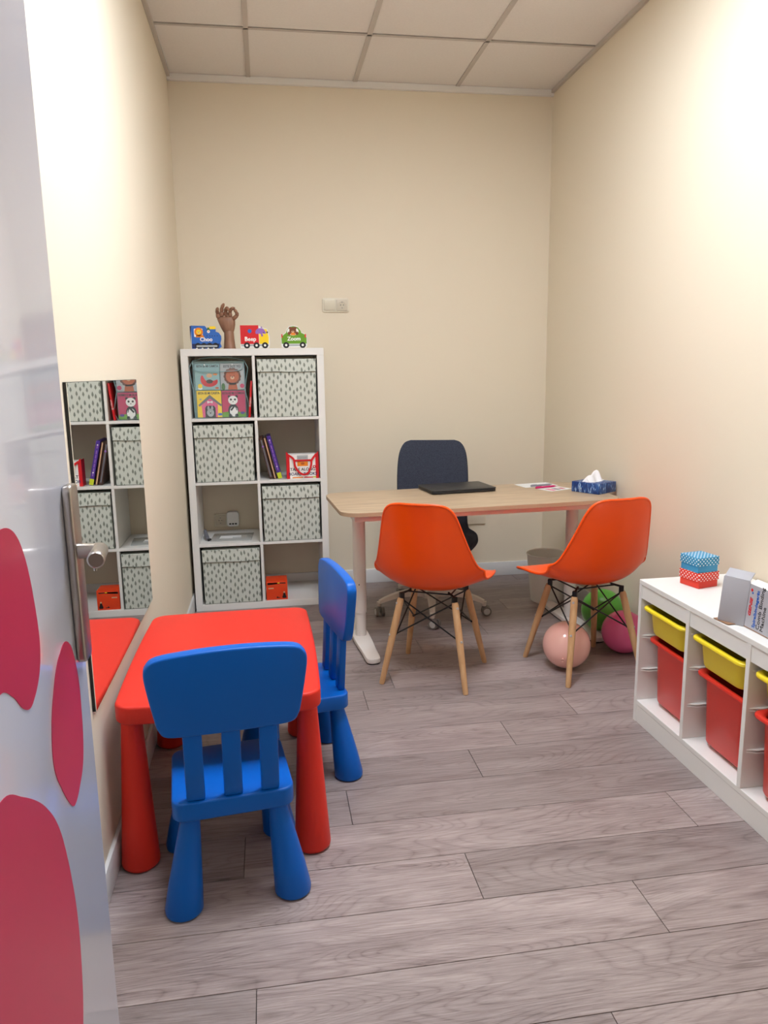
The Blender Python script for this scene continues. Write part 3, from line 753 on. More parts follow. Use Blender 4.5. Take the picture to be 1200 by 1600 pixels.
# ---- books and bag in the second row, right compartment
Z2 = CELLZ[1][0]+.0006
def leaning(name, x, ang, th, h_, dpt, m, label, extra=None, y0=-0.352):
    t = empty(name, label, 'book', (x, y0, Z2+th*abs(math.sin(R(ang)))*0), 0, 'leaning children books in the cube shelf', rot=(0, R(-ang), 0))
    MB().box((th/2, dpt/2, h_/2), (th, dpt, h_), 'card_white' if False else m, bev=.001, seg=1).build('book_block', t)
    if extra: q = MB(); extra(q, th, h_); q.build('spine_print', t)
    return t
def sp_violet(q, th, h_):
    q.box((th/2, -.0004, .018), (th+.001, .0012, .034), 'c_lime'); 
    for z in (.06, .085, .110, .135, .16, .184, .216): q.box((th/2, -.0004, z), (.006, .001, .020), 'c_purple')
    q.ball((th/2, -.0004, .225), .004, 'c_white', 8, sc=(1, .3, 1)); q.ball((th/2, -.0004, .07), .004, 'c_white', 8, sc=(1, .3, 1))
def sp_pale(q, th, h_):
    q.box((th*.5, -.0004, h_/2), (th*.35, .001, h_*.98), 'c_tan')
def sp_dark(q, th, h_):
    q.box((th/2, -.0004, h_*.5), (th*.4, .001, h_*.9), 'c_gray'); q.ball((th/2, -.0008, h_-.05), .006, 'c_purple', 10, sc=(1, .3, 1))
leaning('picture_book', 0.4665, 12.5, .020, .238, .20, 'c_dbrown', 'dark brown spined picture book leaning nearest the divider in the cube shelf', sp_dark)
leaning('picture_book', 0.4900, 12.5, .016, .240, .20, 'c_dbrown', 'dark picture book with a pale stripe down its spine beside the violet book', sp_pale)
leaning('picture_book', 0.5150, 13.4, .022, .248, .20, 'c_violet', 'violet spined picture book with a lime foot leaning in the cube shelf', sp_violet)
t = empty('book_bag', 'small white and red trimmed carry bag reading TAKE ALONG BOARD BOOKS in the cube shelf', 'book bag', (0.654, -0.372, Z2))
q = MB(); bw2, bh2, bd2 = .178, .138, .075
q.prism([(-bw2/2, 0), (bw2/2, 0), (bw2/2-.002, bh2), (-bw2/2+.002, bh2)], -bd2, 0, 'c_white', frame((0, 0, 0), (1, 0, 0), (0, 0, 1))); q.build('bag_body', t)
for s_ in (-1, 1):
    q = MB()
    q.prism([(s_*(bw2/2-.016), 0), (s_*(bw2/2+.001), 0), (s_*(bw2/2+.001), bh2+.016), (s_*(bw2/2-.004), bh2+.012), (s_*(bw2/2-.016), bh2-.004)], -.001, L1, 'c_red', CF)
    q.box((s_*(bw2/2+.001), bd2/2, bh2/2+.004), (.002, bd2, bh2+.008), 'c_red')
    q.build('red_trim', t)
q = MB()
q.text('TAKE ALONG', .0235, 'c_black', CF @ Matrix.Translation((0, .052, L1)), sx=.98, bold=.0004)
q.text('BOARD BOOKS', .0235, 'c_navy', CF @ Matrix.Translation((0, .026, L1)), sx=.98, bold=.0004)
q.box((-.030, .006, L1), (.06, .006, .0004), 'c_or', T=CF); q.box((.032, .006, L1), (.05, .006, .0004), 'c_red', T=CF); q.box((.066, .007, L2), (.018, .006, .0004), 'c_lime', T=CF)
q.disc(.066, .066, .009, 0, L1, 'c_red', CF, n=16); q.disc(.066, .066, .004, L1, L2, 'c_white', CF, n=12)
q.box((0, .084, L1), (.060, .026, .0004), 'c_or', T=CF); q.disc(.0, .086, .011, L1, L2, 'c_rust', CF, ry=.007); q.box((0, .102, L2), (.04, .005, .0004), 'c_black', T=CF)
q.box((0, .120, L2), (.062, .026, .0006), 'c_lgrey', T=CF); q.text('board books', .009, 'c_gray', CF @ Matrix.Translation((0, .119, L3)))
q.build('front_print', t)
q = MB()
st_ = openspline([(-.078, -.004, .136), (-.050, -.009, .112), (-.042, -.013, .070), (-.018, -.016, .036), (.010, -.017, .024), (.034, -.016, .040), (.048, -.013, .080), (.052, -.010, .106), (.078, -.004, .138)], 5)
for a, b in zip(st_[:-1], st_[1:]):
    dv = (b-a); mid = (a+b)/2; ang = math.atan2(dv.z, dv.x)
    q.box(mid, (dv.length+.002, .002, .011), 'c_red', rot=Matrix.Rotation(-ang, 3, 'Y'))
q.box((0, -.004, .104), (.10, .002, .010), 'c_red', bev=.0005)
q.build('strap', t)

# ---- papers and clip in the third row, left compartment
Z3 = CELLZ[2][0]+.0006
t = empty('document_sleeve', 'grey plastic document sleeve lying flat in the open compartment under the sockets', 'document sleeve', (0.235, -0.235, Z3), R(-4))
MB().box((0, 0, .002), (.235, .20, .004), 'sleeve', bev=.001).build('sleeve', t)
q = MB(); q.box((-.01, -.01, .0045), (.12, .07, .0008), 'card_white'); q.box((.03, -.03, .005), (.05, .03, .0008), 'c_lgrey'); q.build('paper_insert', t)
t = empty('tape_dispenser', 'small grey clip shaped desk tool standing at the left of the document sleeve', 'desk tool', (0.098, -0.30, Z3), R(12))
q = MB(); q.path([(0, 0, .012), (0, .05, .016), (0, .10, .040)], [.011, .013, .009], 'c_gray', 12); q.build('body', t)
q = MB(); q.box((0.008, -.004, .006), (.022, .03, .012), 'c_black', bev=.003); q.build('foot', t)

# ---- orange toy box, bottom right compartment
Z4 = 0.0386
t = empty('orange_box', 'small orange printed cardboard box in the bottom right compartment of the shelf', 'box', (0.480, -0.384, Z4), R(0))
MB().box((0, .060, .056), (.122, .120, .112), 'orangebox', bev=.001).build('carton', t)
q = MB(); q.box((0, .112, .0), (.122, .0003*2, .0004), 'orangebox', T=CF); q.box((-.020, .098, .0002), (.07, .007, .0006), 'c_black', T=CF); q.box((.010, .100, .0005), (.012, .005, .0006), 'c_yel', T=CF)
q.prism([(-.055, .090), (-.005, .094), (.020, .096), (.05, .095), (.05, .102), (-.05, .103)], 0, .0005, 'c_dbrown', CF)
q.box((.0, .083, .0002), (.122, .0012, .0004), 'c_rust', T=CF)
q.prism(spline([(.030, .010), (.052, .010), (.048, .030), (.044, .044), (.038, .044), (.034, .030)], 4), 0, .0006, 'c_black', CF); q.disc(.041, .044, .005, .0005, .001, 'c_tan', CF, n=10)
q.box((.006, .012, .0003), (.020, .004, .0006), 'c_black', T=CF); q.box((.002, .016, .0003), (.006, .008, .0006), 'c_black', T=CF)
q.box((-.034, .070, .0003), (.030, .006, .0006), 'c_tan', T=CF)
q.build('front_print', t)

# ------------------------------------------------------------------ children's table and chairs
t = empty('children_table', 'red plastic rectangular children table with rounded corners under the mirror', 'table', (0.305, -2.318, 0))
def tabletop_poly(w_, h_, r, bul):
    P = []
    for x, y in rrect(w_, h_, r, 8):
        P.append((x, y))
    out = []
    N = len(P)
    for i in range(N):
        a, b = P[i], P[(i+1) % N]; L = math.hypot(b[0]-a[0], b[1]-a[1])
        k = max(1, int(L/.05))
        for j in range(k): out.append((a[0]+(b[0]-a[0])*j/k, a[1]+(b[1]-a[1])*j/k))
    res = []
    for x, y in out:
        sx = math.copysign(bul*(1-(2*y/h_)**2), x) * min(1, abs(x)/(w_/2))
        sy = math.copysign(bul*(1-(2*x/w_)**2), y) * min(1, abs(y)/(h_/2))
        res.append((x+sx, y+sy))
    return res
q = MB(); q.prism(tabletop_poly(.545, .77, .045, .008), .428, .48, 'red', bev=.008); q.build('tabletop', t)
for sx in (-1, 1):
    for sy in (-1, 1):
        q = MB(); bx, by = sx*.238, sy*.347; tx, ty = sx*.236, sy*.335
        q.path([(bx, by, 0), (bx, by, .006), (bx, by, .012), (bx*.7+tx*.3, by*.7+ty*.3, .13), (tx, ty, .429)], [.044, .050, .0515, .0440, .0270], 'red', 32); q.build('leg', t)
def child_chair(label, loc, rz, group='blue children chairs at the red table'):
    t = empty('children_chair', label, 'chair', loc, rz, group)
    q = MB(); q.prism(rrect(.304, .292, .035, 8), .246, .296, 'blue', bev=.006); q.build('seat', t)
    q = MB(); lean = .06
    def bk(x, z): return (x, -.128-(z-.30)*lean, z)
    prof = spline([(-.193, .645), (-.187, .666), (-.162, .683), (-.08, .691), (0, .693), (.08, .691), (.162, .683), (.187, .666), (.193, .645), (.188, .60), (.176, .53), (.168, .500), (.148, .480), (.08, .476), (0, .475), (-.08, .476), (-.148, .480), (-.168, .500), (-.176, .53), (-.188, .60)], 4)
    Tb = Matrix.Translation((0, -.128, .30)) @ Matrix.Rotation(R(90)+math.atan(lean), 4, 'X') @ Matrix.Translation((0, -.30, 0))
    q.prism(prof, -.016, .016, 'blue', Tb, bev=.006); q.build('backrest', t)
    for x in (-.092, 0, .092):
        q = MB(); q.box((0, 0, 0), (.046, .022, .19), 'blue', bev=.005, T=Matrix.Translation(bk(x, .392)) @ Matrix.Rotation(math.atan(lean), 4, 'X')); q.build('back_slat', t)
    for sx in (-1, 1):
        for sy in (-1, 1):
            q = MB(); bx, by, tx, ty = sx*.138, sy*.138, sx*.108, sy*.108
            q.path([(bx, by, 0), (bx, by, .005), (bx, by, .011), (bx*.75+tx*.25, by*.75+ty*.25, .075), (tx, ty, .247)], [.040, .046, .0475, .0420, .0230], 'blue', 32); q.build('leg', t)
    return t
child_chair('blue children chair at the near end of the red table, back towards viewer', (.327, -2.728, 0), R(6.5))
child_chair('blue plastic children chair tucked sideways under the right side of the red table', (.526, -2.200, 0), R(99.8))

# ------------------------------------------------------------------ desk
t = empty('office_desk', 'long desk with light oak top and white T shaped legs in front of back wall', 'desk', (1.455, -1.005, 0), R(3.3))
DZ = .712
q = MB()
P = []
a_, b_ = .695, .305
for (x, y) in rrect(1.39, .61, .085, 8):
    P.append((x, y))
def dens(P, s=.06):
    o = []
    for i in range(len(P)):
        a, b = P[i], P[(i+1) % len(P)]; L = math.hypot(b[0]-a[0], b[1]-a[1]); k = max(1, int(L/s))
        for j in range(k): o.append((a[0]+(b[0]-a[0])*j/k, a[1]+(b[1]-a[1])*j/k))
    return o
P = [(x, y+math.copysign(.012*(1-(x/a_)**2), y)*min(1, abs(y)/b_)) for x, y in dens(P)]
q.prism(P, DZ-.018, DZ-.0008, 'oakedge'); q.prism([(x*.9985, y*.9975) for x, y in P], DZ-.0012, DZ, 'oak'); q.build('desk_top', t)
q = MB()
for sy in (-1, 1): q.box((0, sy*.225, DZ-.018-.0175), (1.26, .04, .034), 'deskwhite', bev=.002)
for sx in (-1, 1): q.box((sx*.60, 0, DZ-.018-.0175), (.06, .41, .034), 'deskwhite', bev=.002)
q.build('frame_rail', t)
for sx in (-1, 1):
    q = MB(); cx = sx*.568
    q.tube((cx, 0, .15), (cx, 0, DZ-.05), .0315, .0315, 'deskwhite', 28); q.tube((cx, 0, .028), (cx, 0, .16), .0275, .0275, 'deskwhite', 28)
    q.tube((cx-.010, -.0312, .30), (cx-.010, -.034, .30), .003, .003, 'c_black', 8)
    leg = q.build('leg_column', t)
    q = MB()
    fp = spline([(cx-.036, -.20), (cx-.033, -.31), (cx-.024, -.335), (cx, -.342), (cx+.024, -.335), (cx+.033, -.31), (cx+.036, -.20), (cx+.042, -.07), (cx+.042, .10), (cx+.036, .20), (cx+.03, .27), (cx, .285), (cx-.03, .27), (cx-.036, .20), (cx-.042, .10), (cx-.042, -.07)], 4)
    q.prism(fp, .006, .030, 'deskwhite', bev=.004); q.prism([(cx+(x-cx)*.93, y*.985) for x, y in fp], 0, .007, 'black'); q.build('foot', t)

# laptop
t = empty('laptop', 'closed black laptop lying on the oak desk', 'laptop', (1.443, -.800, DZ+.0006), R(7))
MB().prism(rrect(.352, .240, .012), .002, .013, 'laptop2', bev=.002).build('base', t)
MB().prism(rrect(.354, .242, .012), .0145, .0215, 'laptop', bev=.002).build('lid', t)
q = MB(); q.tube((-.13, .119, .012), (.13, .119, .012), .006, .006, 'laptop2', 10); q.build('hinge', t)
for sx in (-1, 1):
    for sy in (-1, 1): q = MB(); q.tube((sx*.15, sy*.1, 0), (sx*.15, sy*.1, .003), .006, .006, 'black', 10); q.build('rubber_foot', t)

# tissue box
t = empty('tissue_box', 'blue patterned tissue box with a white tissue sticking out on the desk', 'tissue box', (2.113, -1.022, DZ+.0006), R(31))
q = MB(); q.box((0, 0, .0265), (.150, .165, .053), 'tissuebox', bev=.002); q.build('carton', t)
q = MB(); q.disc(0, 0, .062, .0531, .0545, 'tissue', ry=.03); q.build('opening', t)
q = MB(); V = []; Fq = []
prof = [(-.060, .002), (-.058, .030), (-.046, .044), (-.030, .036), (-.010, .046), (.012, .062), (.022, .068), (.036, .052), (.058, .022), (.076, .002)]
for i, (x, z) in enumerate(prof):
    wv = .012*math.sin(i*1.7)
    V += [(x, -.022+wv, .053), (x*.95, -.008+wv, .053+z*.62), (x*.9+.002, .002+wv*.6, .053+z), (x*.95, .014+wv, .053+z*.55), (x, .024+wv, .053)]
for i in range(len(prof)-1):
    for k in range(4): a = i*5+k; Fq.append([a, a+1, a+6, a+5])
q.add(V, Fq, 'tissue'); o = q.build('tissue', t, smooth=60)
md = o.modifiers.new('s', 'SUBSURF'); md.levels = 2; md.render_levels = 2

# leaflets and pens
t = tag(MB().box((0, 0, .0006), (.20, .13, .001), 'card_white').build('leaflet', loc=(1.905, -.745, DZ+.0006), rot=(0, 0, R(10))), 'plain white leaflet on the desk beneath the grey pen', 'leaflet')
q = MB(); q.box((0, 0, .0006), (.15, .105, .001), 'card_white')
for k, m in enumerate(('c_pink', 'c_gray', 'c_mag')): q.box((-.04+k*.04, -.01, .0012), (.026, .06-.012*k, .0004), m)
tag(q.build('leaflet', loc=(1.952, -.900, DZ+.0006), rot=(0, 0, R(24))), 'white leaflet with pink and grey print beside the blue tissue box', 'leaflet')
def pen(m, loc, rz, label):
    t = empty('pen', label, 'pen', loc, rz)
    q = MB(); q.tube((-.065, 0, .005), (.055, 0, .005), .005, .005, m, 12); q.build('barrel', t)
    q = MB(); q.tube((.055, 0, .005), (.072, 0, .005), .0048, .001, m, 12); q.build('tip', t)
    q = MB(); q.box((-.045, 0, .0108), (.035, .003, .0015), m, bev=.0004); q.build('clip', t)
pen('pen_pink', (1.915, -.862, DZ+.0025), R(18), 'magenta pen lying across the leaflets on the desk')
pen('pen_grey', (1.915, -.795, DZ+.0025), R(14), 'grey pen lying behind the magenta pen on the desk')

# ------------------------------------------------------------------ office chair behind the desk
t = empty('office_chair', 'dark blue upholstered swivel chair with off white star base behind the desk', 'chair', (1.340, -.635, 0), R(165))
q = MB()
def shell_grid(prof, hw, lift, nu=16, nrm=None):
    """prof: list of (y,z); hw half width; lift list: how far side edges come inwards"""
    V = []; N = len(prof)
    for i in range(N):
        y, z = prof[i]; a = prof[max(i-1, 0)]; b = prof[min(i+1, N-1)]
        ty, tz = b[0]-a[0], b[1]-a[1]; L = math.hypot(ty, tz); ny, nz = -tz/L, ty/L     # normal towards sitter
        for k in range(nu+1):
            u = -1+2*k/nu
            s_ = math.sin(u*math.pi/2)
            l = lift[i]*abs(s_)**2.4
            q_ = min(1, max(0, (z-.56)/.20)); zf = 1-q_*q_*(3-2*q_)
            V.append((hw[i]*s_, y+ny*l, z+nz*l*zf))
    Fq = [[i*(nu+1)+k, i*(nu+1)+k+1, (i+1)*(nu+1)+k+1, (i+1)*(nu+1)+k] for i in range(N-1) for k in range(nu)]
    return V, Fq
# profile goes from the front lip back and up: tangent (-y, then +z): normal (-tz, ty)->flip so that it points up/forward
def resample(seq, n=4):
    return [tuple(p) for p in openspline([Vector(s_) for s_ in seq], n)]
def make_shell(rows, th, m, name, parent, sub=1):
    R_s = resample(rows, 3)     # rows: (y, z, hw, lift)
    prof = [(r[0], r[1]) for r in R_s]; hw = [max(r[2], .002) for r in R_s]; lift = [-r[3] for r in R_s]
    V, Fq = shell_grid(prof, hw, lift, 18)
    o = MB().add(V, Fq, m).build(name, parent, smooth=180)
    md = o.modifiers.new('thickness', 'SOLIDIFY'); md.thickness = th; md.offset = 0
    if sub: md = o.modifiers.new('smooth', 'SUBSURF'); md.levels = sub; md.render_levels = sub
    return o
rows = [(.245, .375, .12, 0), (.243, .380, .17, 0), (.225, .395, .205, .0), (.17, .405, .235, .008), (.06, .400, .255, .014), (-.06, .395, .262, .016), (-.14, .400, .250, .018), (-.195, .43, .212, .020),
        (-.222, .50, .200, .020), (-.238, .62, .203, .022), (-.250, .74, .204, .022), (-.262, .85, .196, .020), (-.270, .905, .180, .014), (-.2745, .932, .158, .008), (-.276, .943, .125, .004)]
rows = [(y*.93, z, a, l) for y, z, a, l in rows]
make_shell(rows, .03, 'fabric', 'seat_shell', t)
q = MB(); q.tube((0, 0, .115), (0, 0, .355), .028, .022, 'base', 20); q.lathe([(.05, .08), (.055, .10), (.045, .125), (.030, .13), (0, .13)], 'base', n=24)
q.box((0, 0, .362), (.20, .24, .030), 'black', bev=.008); q.build('column', t)
for k in range(5):
    a = R(187-165+72*k); ca, sa = math.cos(a), math.sin(a)
    q = MB()
    Q = Matrix.Rotation(a, 4, 'Z')
    pts = [(.03, .105), (.10, .118), (.20, .110), (.27, .092), (.305, .078)]
    wid = [.026, .024, .020, .017, .015]; hh = [.020, .018, .014, .011, .009]
    V = []; Fq = []
    for (r, z), w_, h_ in zip(pts, wid, hh):
        for y, dz in ((-w_, -h_), (w_, -h_), (w_*.8, h_), (-w_*.8, h_)): V.append((r, y, z+dz))
    for i in range(4):
        for j in range(4): Fq.append([i*4+j, i*4+(j+1) % 4, (i+1)*4+(j+1) % 4, (i+1)*4+j])
    Fq += [[3, 2, 1, 0], [16, 17, 18, 19]]
    q.add(V, Fq, 'base', Q); q.tube((.305, 0, .055), (.305, 0, .08), .011, .014, 'base', 14, T=Q)
    arm = q.build('star_arm', t)
    q = MB(); ph = R(40*k+20)
    Q2 = Matrix.Translation((.305*ca, .305*sa, 0)) @ Matrix.Rotation(ph, 4, 'Z')
    for s_ in (-1, 1):
        q.tube((s_*.008, .012, .027), (s_*.024, .012, .027), .0270, .0255, 'grey', 20, T=Q2)
        q.tube((s_*.024, .012, .027), (s_*.0265, .012, .027), .018, .016, 'lgrey', 16, T=Q2)
    q.box((0, .006, .040), (.016, .034, .032), 'grey', bev=.004, T=Q2)
    q.build('caster', arm)

# ------------------------------------------------------------------ orange shell chairs
def shell_chair(label, loc, rz):
    t = empty('shell_chair', label, 'chair', loc, rz, 'orange shell chairs in front of the desk')
    rows = [(.243, .405, .10, 0), (.242, .412, .165, .0), (.232, .424, .205, .0), (.20, .434, .226, .004), (.13, .434, .236, .014), (.05, .424, .238, .030), (-.03, .415, .238, .052), (-.10, .416, .240, .078), (-.150, .436, .240, .096), (-.185, .476, .234, .092),
            (-.206, .53, .214, .074), (-.222, .60, .194, .058), (-.236, .67, .176, .044), (-.250, .74, .158, .032), (-.260, .780, .142, .024), (-.265, .800, .122, .018), (-.2675, .809, .098, .012), (-.269, .8125, .070, .008)]
    sh = make_shell(rows, .0065, 'orange', 'shell', t)
    R_s = resample(rows, 3); prof = [(r[0], r[1]) for r in R_s]; hw = [r[2] for r in R_s]; lift = [-r[3] for r in R_s]
    V, _ = shell_grid(prof, hw, lift, 18); n = 19; N = len(prof)
    loop = [V[i*n] for i in range(N)]+[V[(N-1)*n+k] for k in range(1, n-1)]+[V[i*n+n-1] for i in range(N-1, -1, -1)]+[V[k] for k in range(n-2, 0, -1)]
    q = MB(); q.path(loop, .0058, 'orange', 8, closed=True); q.build('rim', sh, smooth=60)
    F4 = [(-1, -1), (1, -1), (1, 1), (-1, 1)]
    top = [Vector((sx*.120, sy*.105-.005, .372)) for sx, sy in F4]; bot = [Vector((sx*.187, sy*.187, 0)) for sx, sy in F4]
    for a, b in zip(top, bot):
        q = MB(); d_ = (b-a).normalized(); L = (b-a).length
        q.path([a, a+d_*.012, a+d_*L*.4, b-d_*.01, b], [.0125, .0150, .0155, .0115, .0100], 'beech', 20)
        lg = q.build('leg', t)
        for f_ in (.055, .42):
            p = a+d_*L*f_; out = Vector((p.x, p.y, 0)).normalized()
            q = MB(); q.tube(p+out*.012, p+out*.0175, .0055, .0050, 'lgrey', 12); q.build('bolt', lg)
    q = MB()
    for i in range(4):
        j = (i+1) % 4
        for a_, b_ in ((i, j), (j, i)):
            da = (bot[a_]-top[a_]); p0 = top[a_]+da*.42; inn = -Vector((p0.x, p0.y, 0)).normalized()*.018
            p1 = top[b_]+(bot[b_]-top[b_])*.02; inn2 = -Vector((p1.x, p1.y, 0)).normalized()*.010
            q.path([p0+inn, p1+inn2], .0034, 'wire', 8)
            q.ball(p0+inn*.8, .007, 'wire', 10)
        p = top[i]; inn = -Vector((p.x, p.y, 0)).normalized()
        q.box(p+inn*.004+Vector((0, 0, .008)), (.020, .020, .034), 'wire', bev=.003, rot=Matrix.Rotation(math.atan2(p.y, p.x), 3, 'Z'))
        q.path([p+Vector((0, 0, .02)), p+Vector((0, 0, .022))+inn*.01, p+inn*.05+Vector((0, 0, .030))], .005, 'wire', 8)
    zc = .398
    for i in range(4):
        j = (i+1) % 4
        q.path([top[i]*.8+Vector((0, 0, .100-.0)), top[j]*.8+Vector((0, 0, .100))], .0034, 'wire', 8) if False else q.path([Vector((top[i].x*.8, top[i].y*.8, zc)), Vector((top[j].x*.8, top[j].y*.8, zc))], .0034, 'wire', 8)
    q.build('wire_frame', t)
    return t
shell_chair('orange shell chair on wooden dowel legs, left one of the two before the desk', (1.162, -1.515, 0), R(-28.5))
shell_chair('orange plastic shell chair on wooden dowel legs with balloons beneath and behind it', (1.837, -1.565, 0), R(9.3))

# ------------------------------------------------------------------ balloons and bin
def balloon(m, loc, r, sc, label, rot):
    t = tag(bpy.data.objects.new('balloon', None), label, 'balloon', 'balloons on the floor'); C.objects.link(t)
    t.location = loc; t.rotation_euler = rot
    prof = []
    for k in range(25):
        a = -math.pi/2+math.pi*k/24; z = r*math.sin(a); rr = r*math.cos(a)
        if z < 0: z *= sc; rr *= (1-.06*(z/r)**2)
        prof.append((max(rr, .0001), z))
    q = MB(); q.lathe(prof, m, n=48); q.build('skin', t, smooth=180)
    q = MB(); q.lathe([(.003, -r*sc+.002), (.004, -r*sc-.004), (.009, -r*sc-.012), (.007, -r*sc-.013), (.0, -r*sc-.006)], m, n=16); q.build('knot', t)
balloon('b_peach', (1.762, -1.562, .1065), .1065, 1.04, 'peach pink balloon on the floor under the right orange chair', (R(75), R(0), R(150)))
balloon('b_pink', (2.098, -1.440, .1015), .1015, 1.04, 'deep rose balloon on the floor against the right wall', (R(80), 0, R(-20)))
balloon('b_green', (2.112, -1.180, .128), .1045, 1.1, 'green balloon behind the deep rose balloon beside the desk leg', (R(20), R(10), 0))
t = empty('waste_bin', 'pale grey plastic waste bin on the floor under the desk at the right', 'bin', (2.045, -.585, 0))
q = MB(); q.lathe([(0, .0), (.088, .0), (.092, .004), (.118, .278), (.1215, .280), (.1225, .284), (.1185, .286), (.115, .282), (.090, .008), (0, .006)], 'bing', n=48); q.build('bucket', t)
q = MB(); q.path([(.1205*math.cos(a*math.pi/16), .1205*math.sin(a*math.pi/16), .284) for a in range(32)], .003, 'bing', 8, closed=True); q.build('rim', t)

# ------------------------------------------------------------------ low toy storage unit on the right
TY = R(0.516)
TXo, TYo = 1.812, -2.102
# local frame: +X' runs along the front towards the viewer, +Y' into the unit (towards the wall)
tr = empty('toy_storage_unit', 'low white storage unit with yellow and red pull out bins along the right wall', 'storage unit', (TXo, TYo, 0), -math.pi/2+TY)
Ltot, Dp = .965, .405
def tb(name, x0, x1, y0, y1, z0, z1, bev=.0012): return MB().box(((x0+x1)/2, (y0+y1)/2, (z0+z1)/2), (x1-x0, y1-y0, z1-z0), 'white', bev=bev, seg=1).build(name, tr)
tb('top_panel', 0, Ltot, 0, Dp, .542, .560); th = .018
pit = (Ltot-th)/3
for k in range(4): tb('side_panel' if k in (0, 3) else 'divider', k*pit, k*pit+th, 0.0, Dp, 0.0 if k in (0, 3) else .088, .542)
for k in range(3): tb('header_rail', k*pit+th, (k+1)*pit, .003, .019, .490, .542)
tb('bottom_shelf', th, Ltot-th, .001, Dp-.01, .070, .088); tb('plinth', th, Ltot-th, .002, .020, 0, .070)
tb('back_panel', th, Ltot-th, Dp-.008, Dp-.002, .088, .542)
for k in range(3):
    xa, xb = k*pit+th, (k+1)*pit
    for z in (.470, .345, .213):
        for x, s_ in ((xa, 1), (xb, -1)):
            q = MB()
            q.prism([(x, .012), (x+s_*.011, .040), (x+s_*.011, Dp-.02), (x, Dp-.012)], z-.010, z-.006, 'white'); q.prism([(x, .012), (x+s_*.011, .040), (x+s_*.011, Dp-.02), (x, Dp-.012)], z-.002, z+.001, 'white') if z < .4 else None
            q.build('runner', tr)
def pull_bin(name, k, y0, ztop, hgt, m, label, dep=.375):
    cx = k*pit+th+(pit-th)/2
    wR, wB = .276, .232       # rim / body width
    Q = tr.matrix_basis if False else None
    t = empty(name, label, 'bin', (0, 0, 0), 0, 'pull out bins in the toy storage unit')
    base = Matrix.Translation((TXo, TYo, 0)) @ Matrix.Rotation(-math.pi/2+TY, 4, 'Z') @ Matrix.Translation((cx, y0, ztop))
    t.location = base.translation; t.rotation_euler = (0, 0, -math.pi/2+TY)
    def loop(w_, d0, d1, r, z): return [(x, y, z) for x, y in rrect(w_, d1-d0, r, 6, 0, (d0+d1)/2)]
    rings = [loop(wR, 0, dep, .03, -.009), loop(wR, 0, dep, .03, -.003), loop(wR-.003, .0015, dep-.0015, .03, -.0006), loop(wR-.010, .005, dep-.005, .03, .001), loop(wB+.020, .013, dep-.014, .04, .0006),
             loop(wB+.010, .018, dep-.018, .04, -.003), loop(wB+.004, .021, dep-.021, .04, -.010),
             loop(wB-.010, .028, dep-.026, .04, -hgt+.012), loop(wB-.022, .038, dep-.034, .035, -hgt+.004)]
    inner = rings
    outer = [loop(wR, 0, dep, .03, -.009), loop(wR-.003, .0015, dep-.0015, .03, -.0125), loop(wR-.012, .006, dep-.006, .03, -.0135), loop(wB+.014, .013, dep-.014, .042, -.012), loop(wB+.009, .016, dep-.016, .042, -.018),
             loop(wB-.004, .023, dep-.022, .042, -hgt+.012), loop(wB-.010, .027, dep-.026, .040, -hgt+.004), loop(wB-.020, .033, dep-.031, .038, -hgt)]
    V = []; Fq = []
    def strip(rs, flip):
        k0 = len(V); n = len(rs[0])
        for r in rs: V.extend(r)
        for i in range(len(rs)-1):
            for j in range(n):
                f = [k0+i*n+j, k0+i*n+(j+1) % n, k0+(i+1)*n+(j+1) % n, k0+(i+1)*n+j]; Fq.append(f[::-1] if flip else f)
        Fq.append([k0+(len(rs)-1)*n+j for j in range(n)])
    strip(inner, False); q = MB(); q.add(V, Fq, m)
    V = []; Fq = []; strip(outer, True); q.add(V, Fq, m)
    q.build('bin_body', t, smooth=40)
    return t
pos = ['farthest from the viewer', 'in the middle column', 'in the nearest column']
for k in range(3):
    pull_bin('storage_bin', k, -.004+.002*k, .468, .100, 'yellow', 'shallow yellow plastic pull out bin %s of the toy storage unit' % pos[k])
    pull_bin('storage_bin', k, (.026, .024, .006)[k], .344, .246, 'redbin', 'deep red plastic pull out bin %s of the toy storage unit' % pos[k], dep=.345)

# gift boxes
def gift(name, loc, rz, m, lidm, label, s_, hgt):
    t = empty(name, label, 'gift box', loc, rz)
    MB().box((0, 0, hgt/2), (s_, s_, hgt), m, bev=.0008).build('box_base', t)
    MB().box((0, 0, hgt-.006), (s_+.006, s_+.006, .030), lidm, bev=.0012).build('lid', t)
gift('gift_box', (1.981, -2.212, .5606), R(14), 'pred', 'dotred', 'small red gift box with a white dotted lid beneath the blue one', .088, .047)
gift('gift_box', (1.979, -2.213, .5606+.047+.0095), R(10), 'pblue', 'dotblue', 'small blue gift box with a white dotted lid on top of the red one', .086, .046)

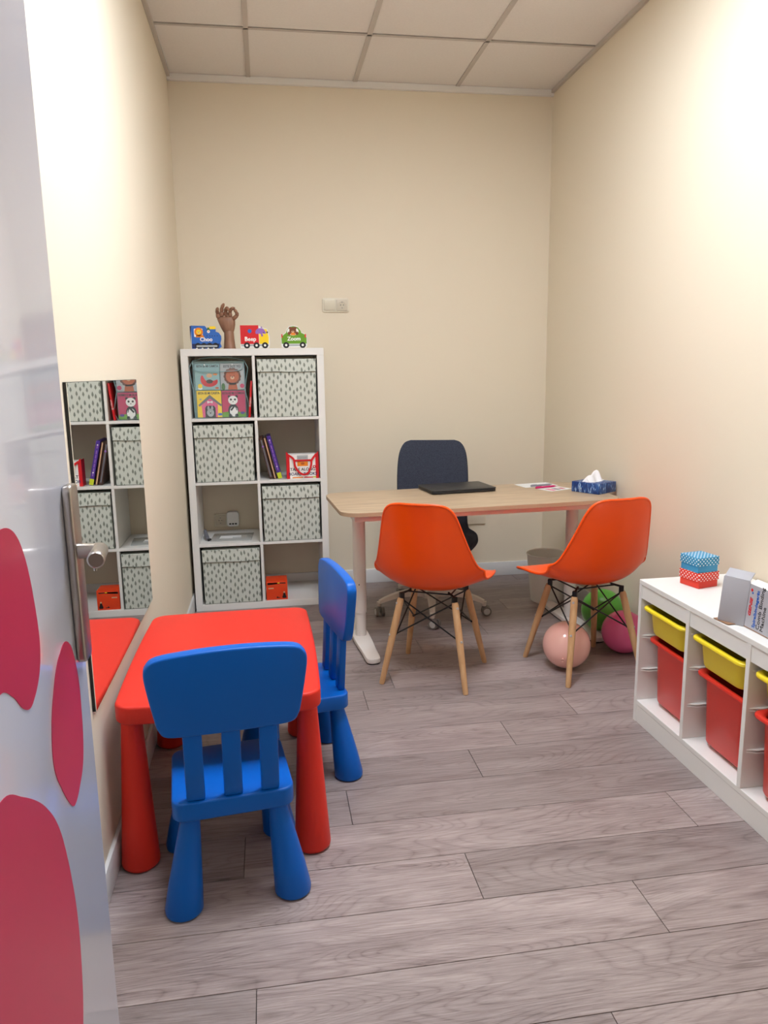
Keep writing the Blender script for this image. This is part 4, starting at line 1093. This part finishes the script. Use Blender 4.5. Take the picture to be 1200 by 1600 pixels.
# binding machine carton
t = empty('carton', 'grey open cardboard carton reading Comb Binding Machine at the edge of the storage unit', 'carton', (1.861, -2.652, .5606), 0)
TL = R(5)
Tc = Matrix.Rotation(TL, 4, 'Y')       # leans back towards the wall
HB, LB, DB = .134, .34, .12
q = MB(); Tfull = Tc
q.box((.0015, -LB/2, HB/2), (.003, LB, HB), 'card_grey', T=Tfull); q.build('front_panel', t)
q = MB(); q.box((DB/2, -LB, HB/2), (DB, .003, HB), 'card_grey'); q.box((DB, -LB/2, HB/2), (.003, LB, HB), 'card_grey'); q.box((DB/2, -LB/2, .0025), (DB, LB, .003), 'card_brown'); q.build('carton_walls', t)
q = MB(); Tf = Tc @ Matrix.Translation((.001, 0, HB)) @ Matrix.Rotation(R(58), 4, 'Y')
q.box((0, -LB/2, .012), (.003, LB, .024), 'card_white', T=Tf); q.build('top_flap', t)
# end flap swung open outwards
Te = Tc @ Matrix.Rotation(R(33), 4, 'Z')
q = MB(); q.box((0, .040, .070), (.003, .080, .140), 'card_grey', T=Te @ Matrix.Translation((0, 0, 0)), bev=.0005)
Tg = Te @ Matrix.Translation((0, 0, .140)) @ Matrix.Rotation(R(52), 4, 'Y')
q.box((0, .040, .018), (.003, .076, .036), 'card_grey', T=Tg, bev=.0005); q.build('end_flap', t)
q = MB(); q.prism([(-.040, .02), (-.046, .085), (.02, .09), (.04, .02)], .001, .003, 'card_brown'); q.build('bottom_flap', t)
q = MB()
# text runs upwards: local x = +Z(leaning), local y = +X... reading from the left side
def TF(y, z): return Tc @ frame((-.0004, y, z), (0, 0, 1), (0, 1, 0))
q.text('GENIE', .0165, 'c_red', TF(-.016, .066), shear=.25, bold=.0005, sx=1.2); q.build('lettering', t)
q = MB(); q.ball((0, 0, 0), .005, 'c_red', 10, T=TF(-.012, .118), sc=(1, 1, .15)); q.ball((0, 0, 0), .0035, 'c_blue', 10, T=TF(-.017, .110), sc=(1, 1, .15))
q.text('Spiralbindegerät', .0165, 'c_blue', TF(-.041, .010), align='LEFT', bold=.0004, sx=1.06)
q.text('Comb Binding', .020, 'c_black', TF(-.060, .010), align='LEFT', sx=1.12); q.text('Machine', .020, 'c_black', TF(-.078, .010), align='LEFT', sx=1.12)
q.box((0, 0, 0), (.05, .02, .0006), 'c_black', T=TF(-.108, .09)); q.build('front_print', t)
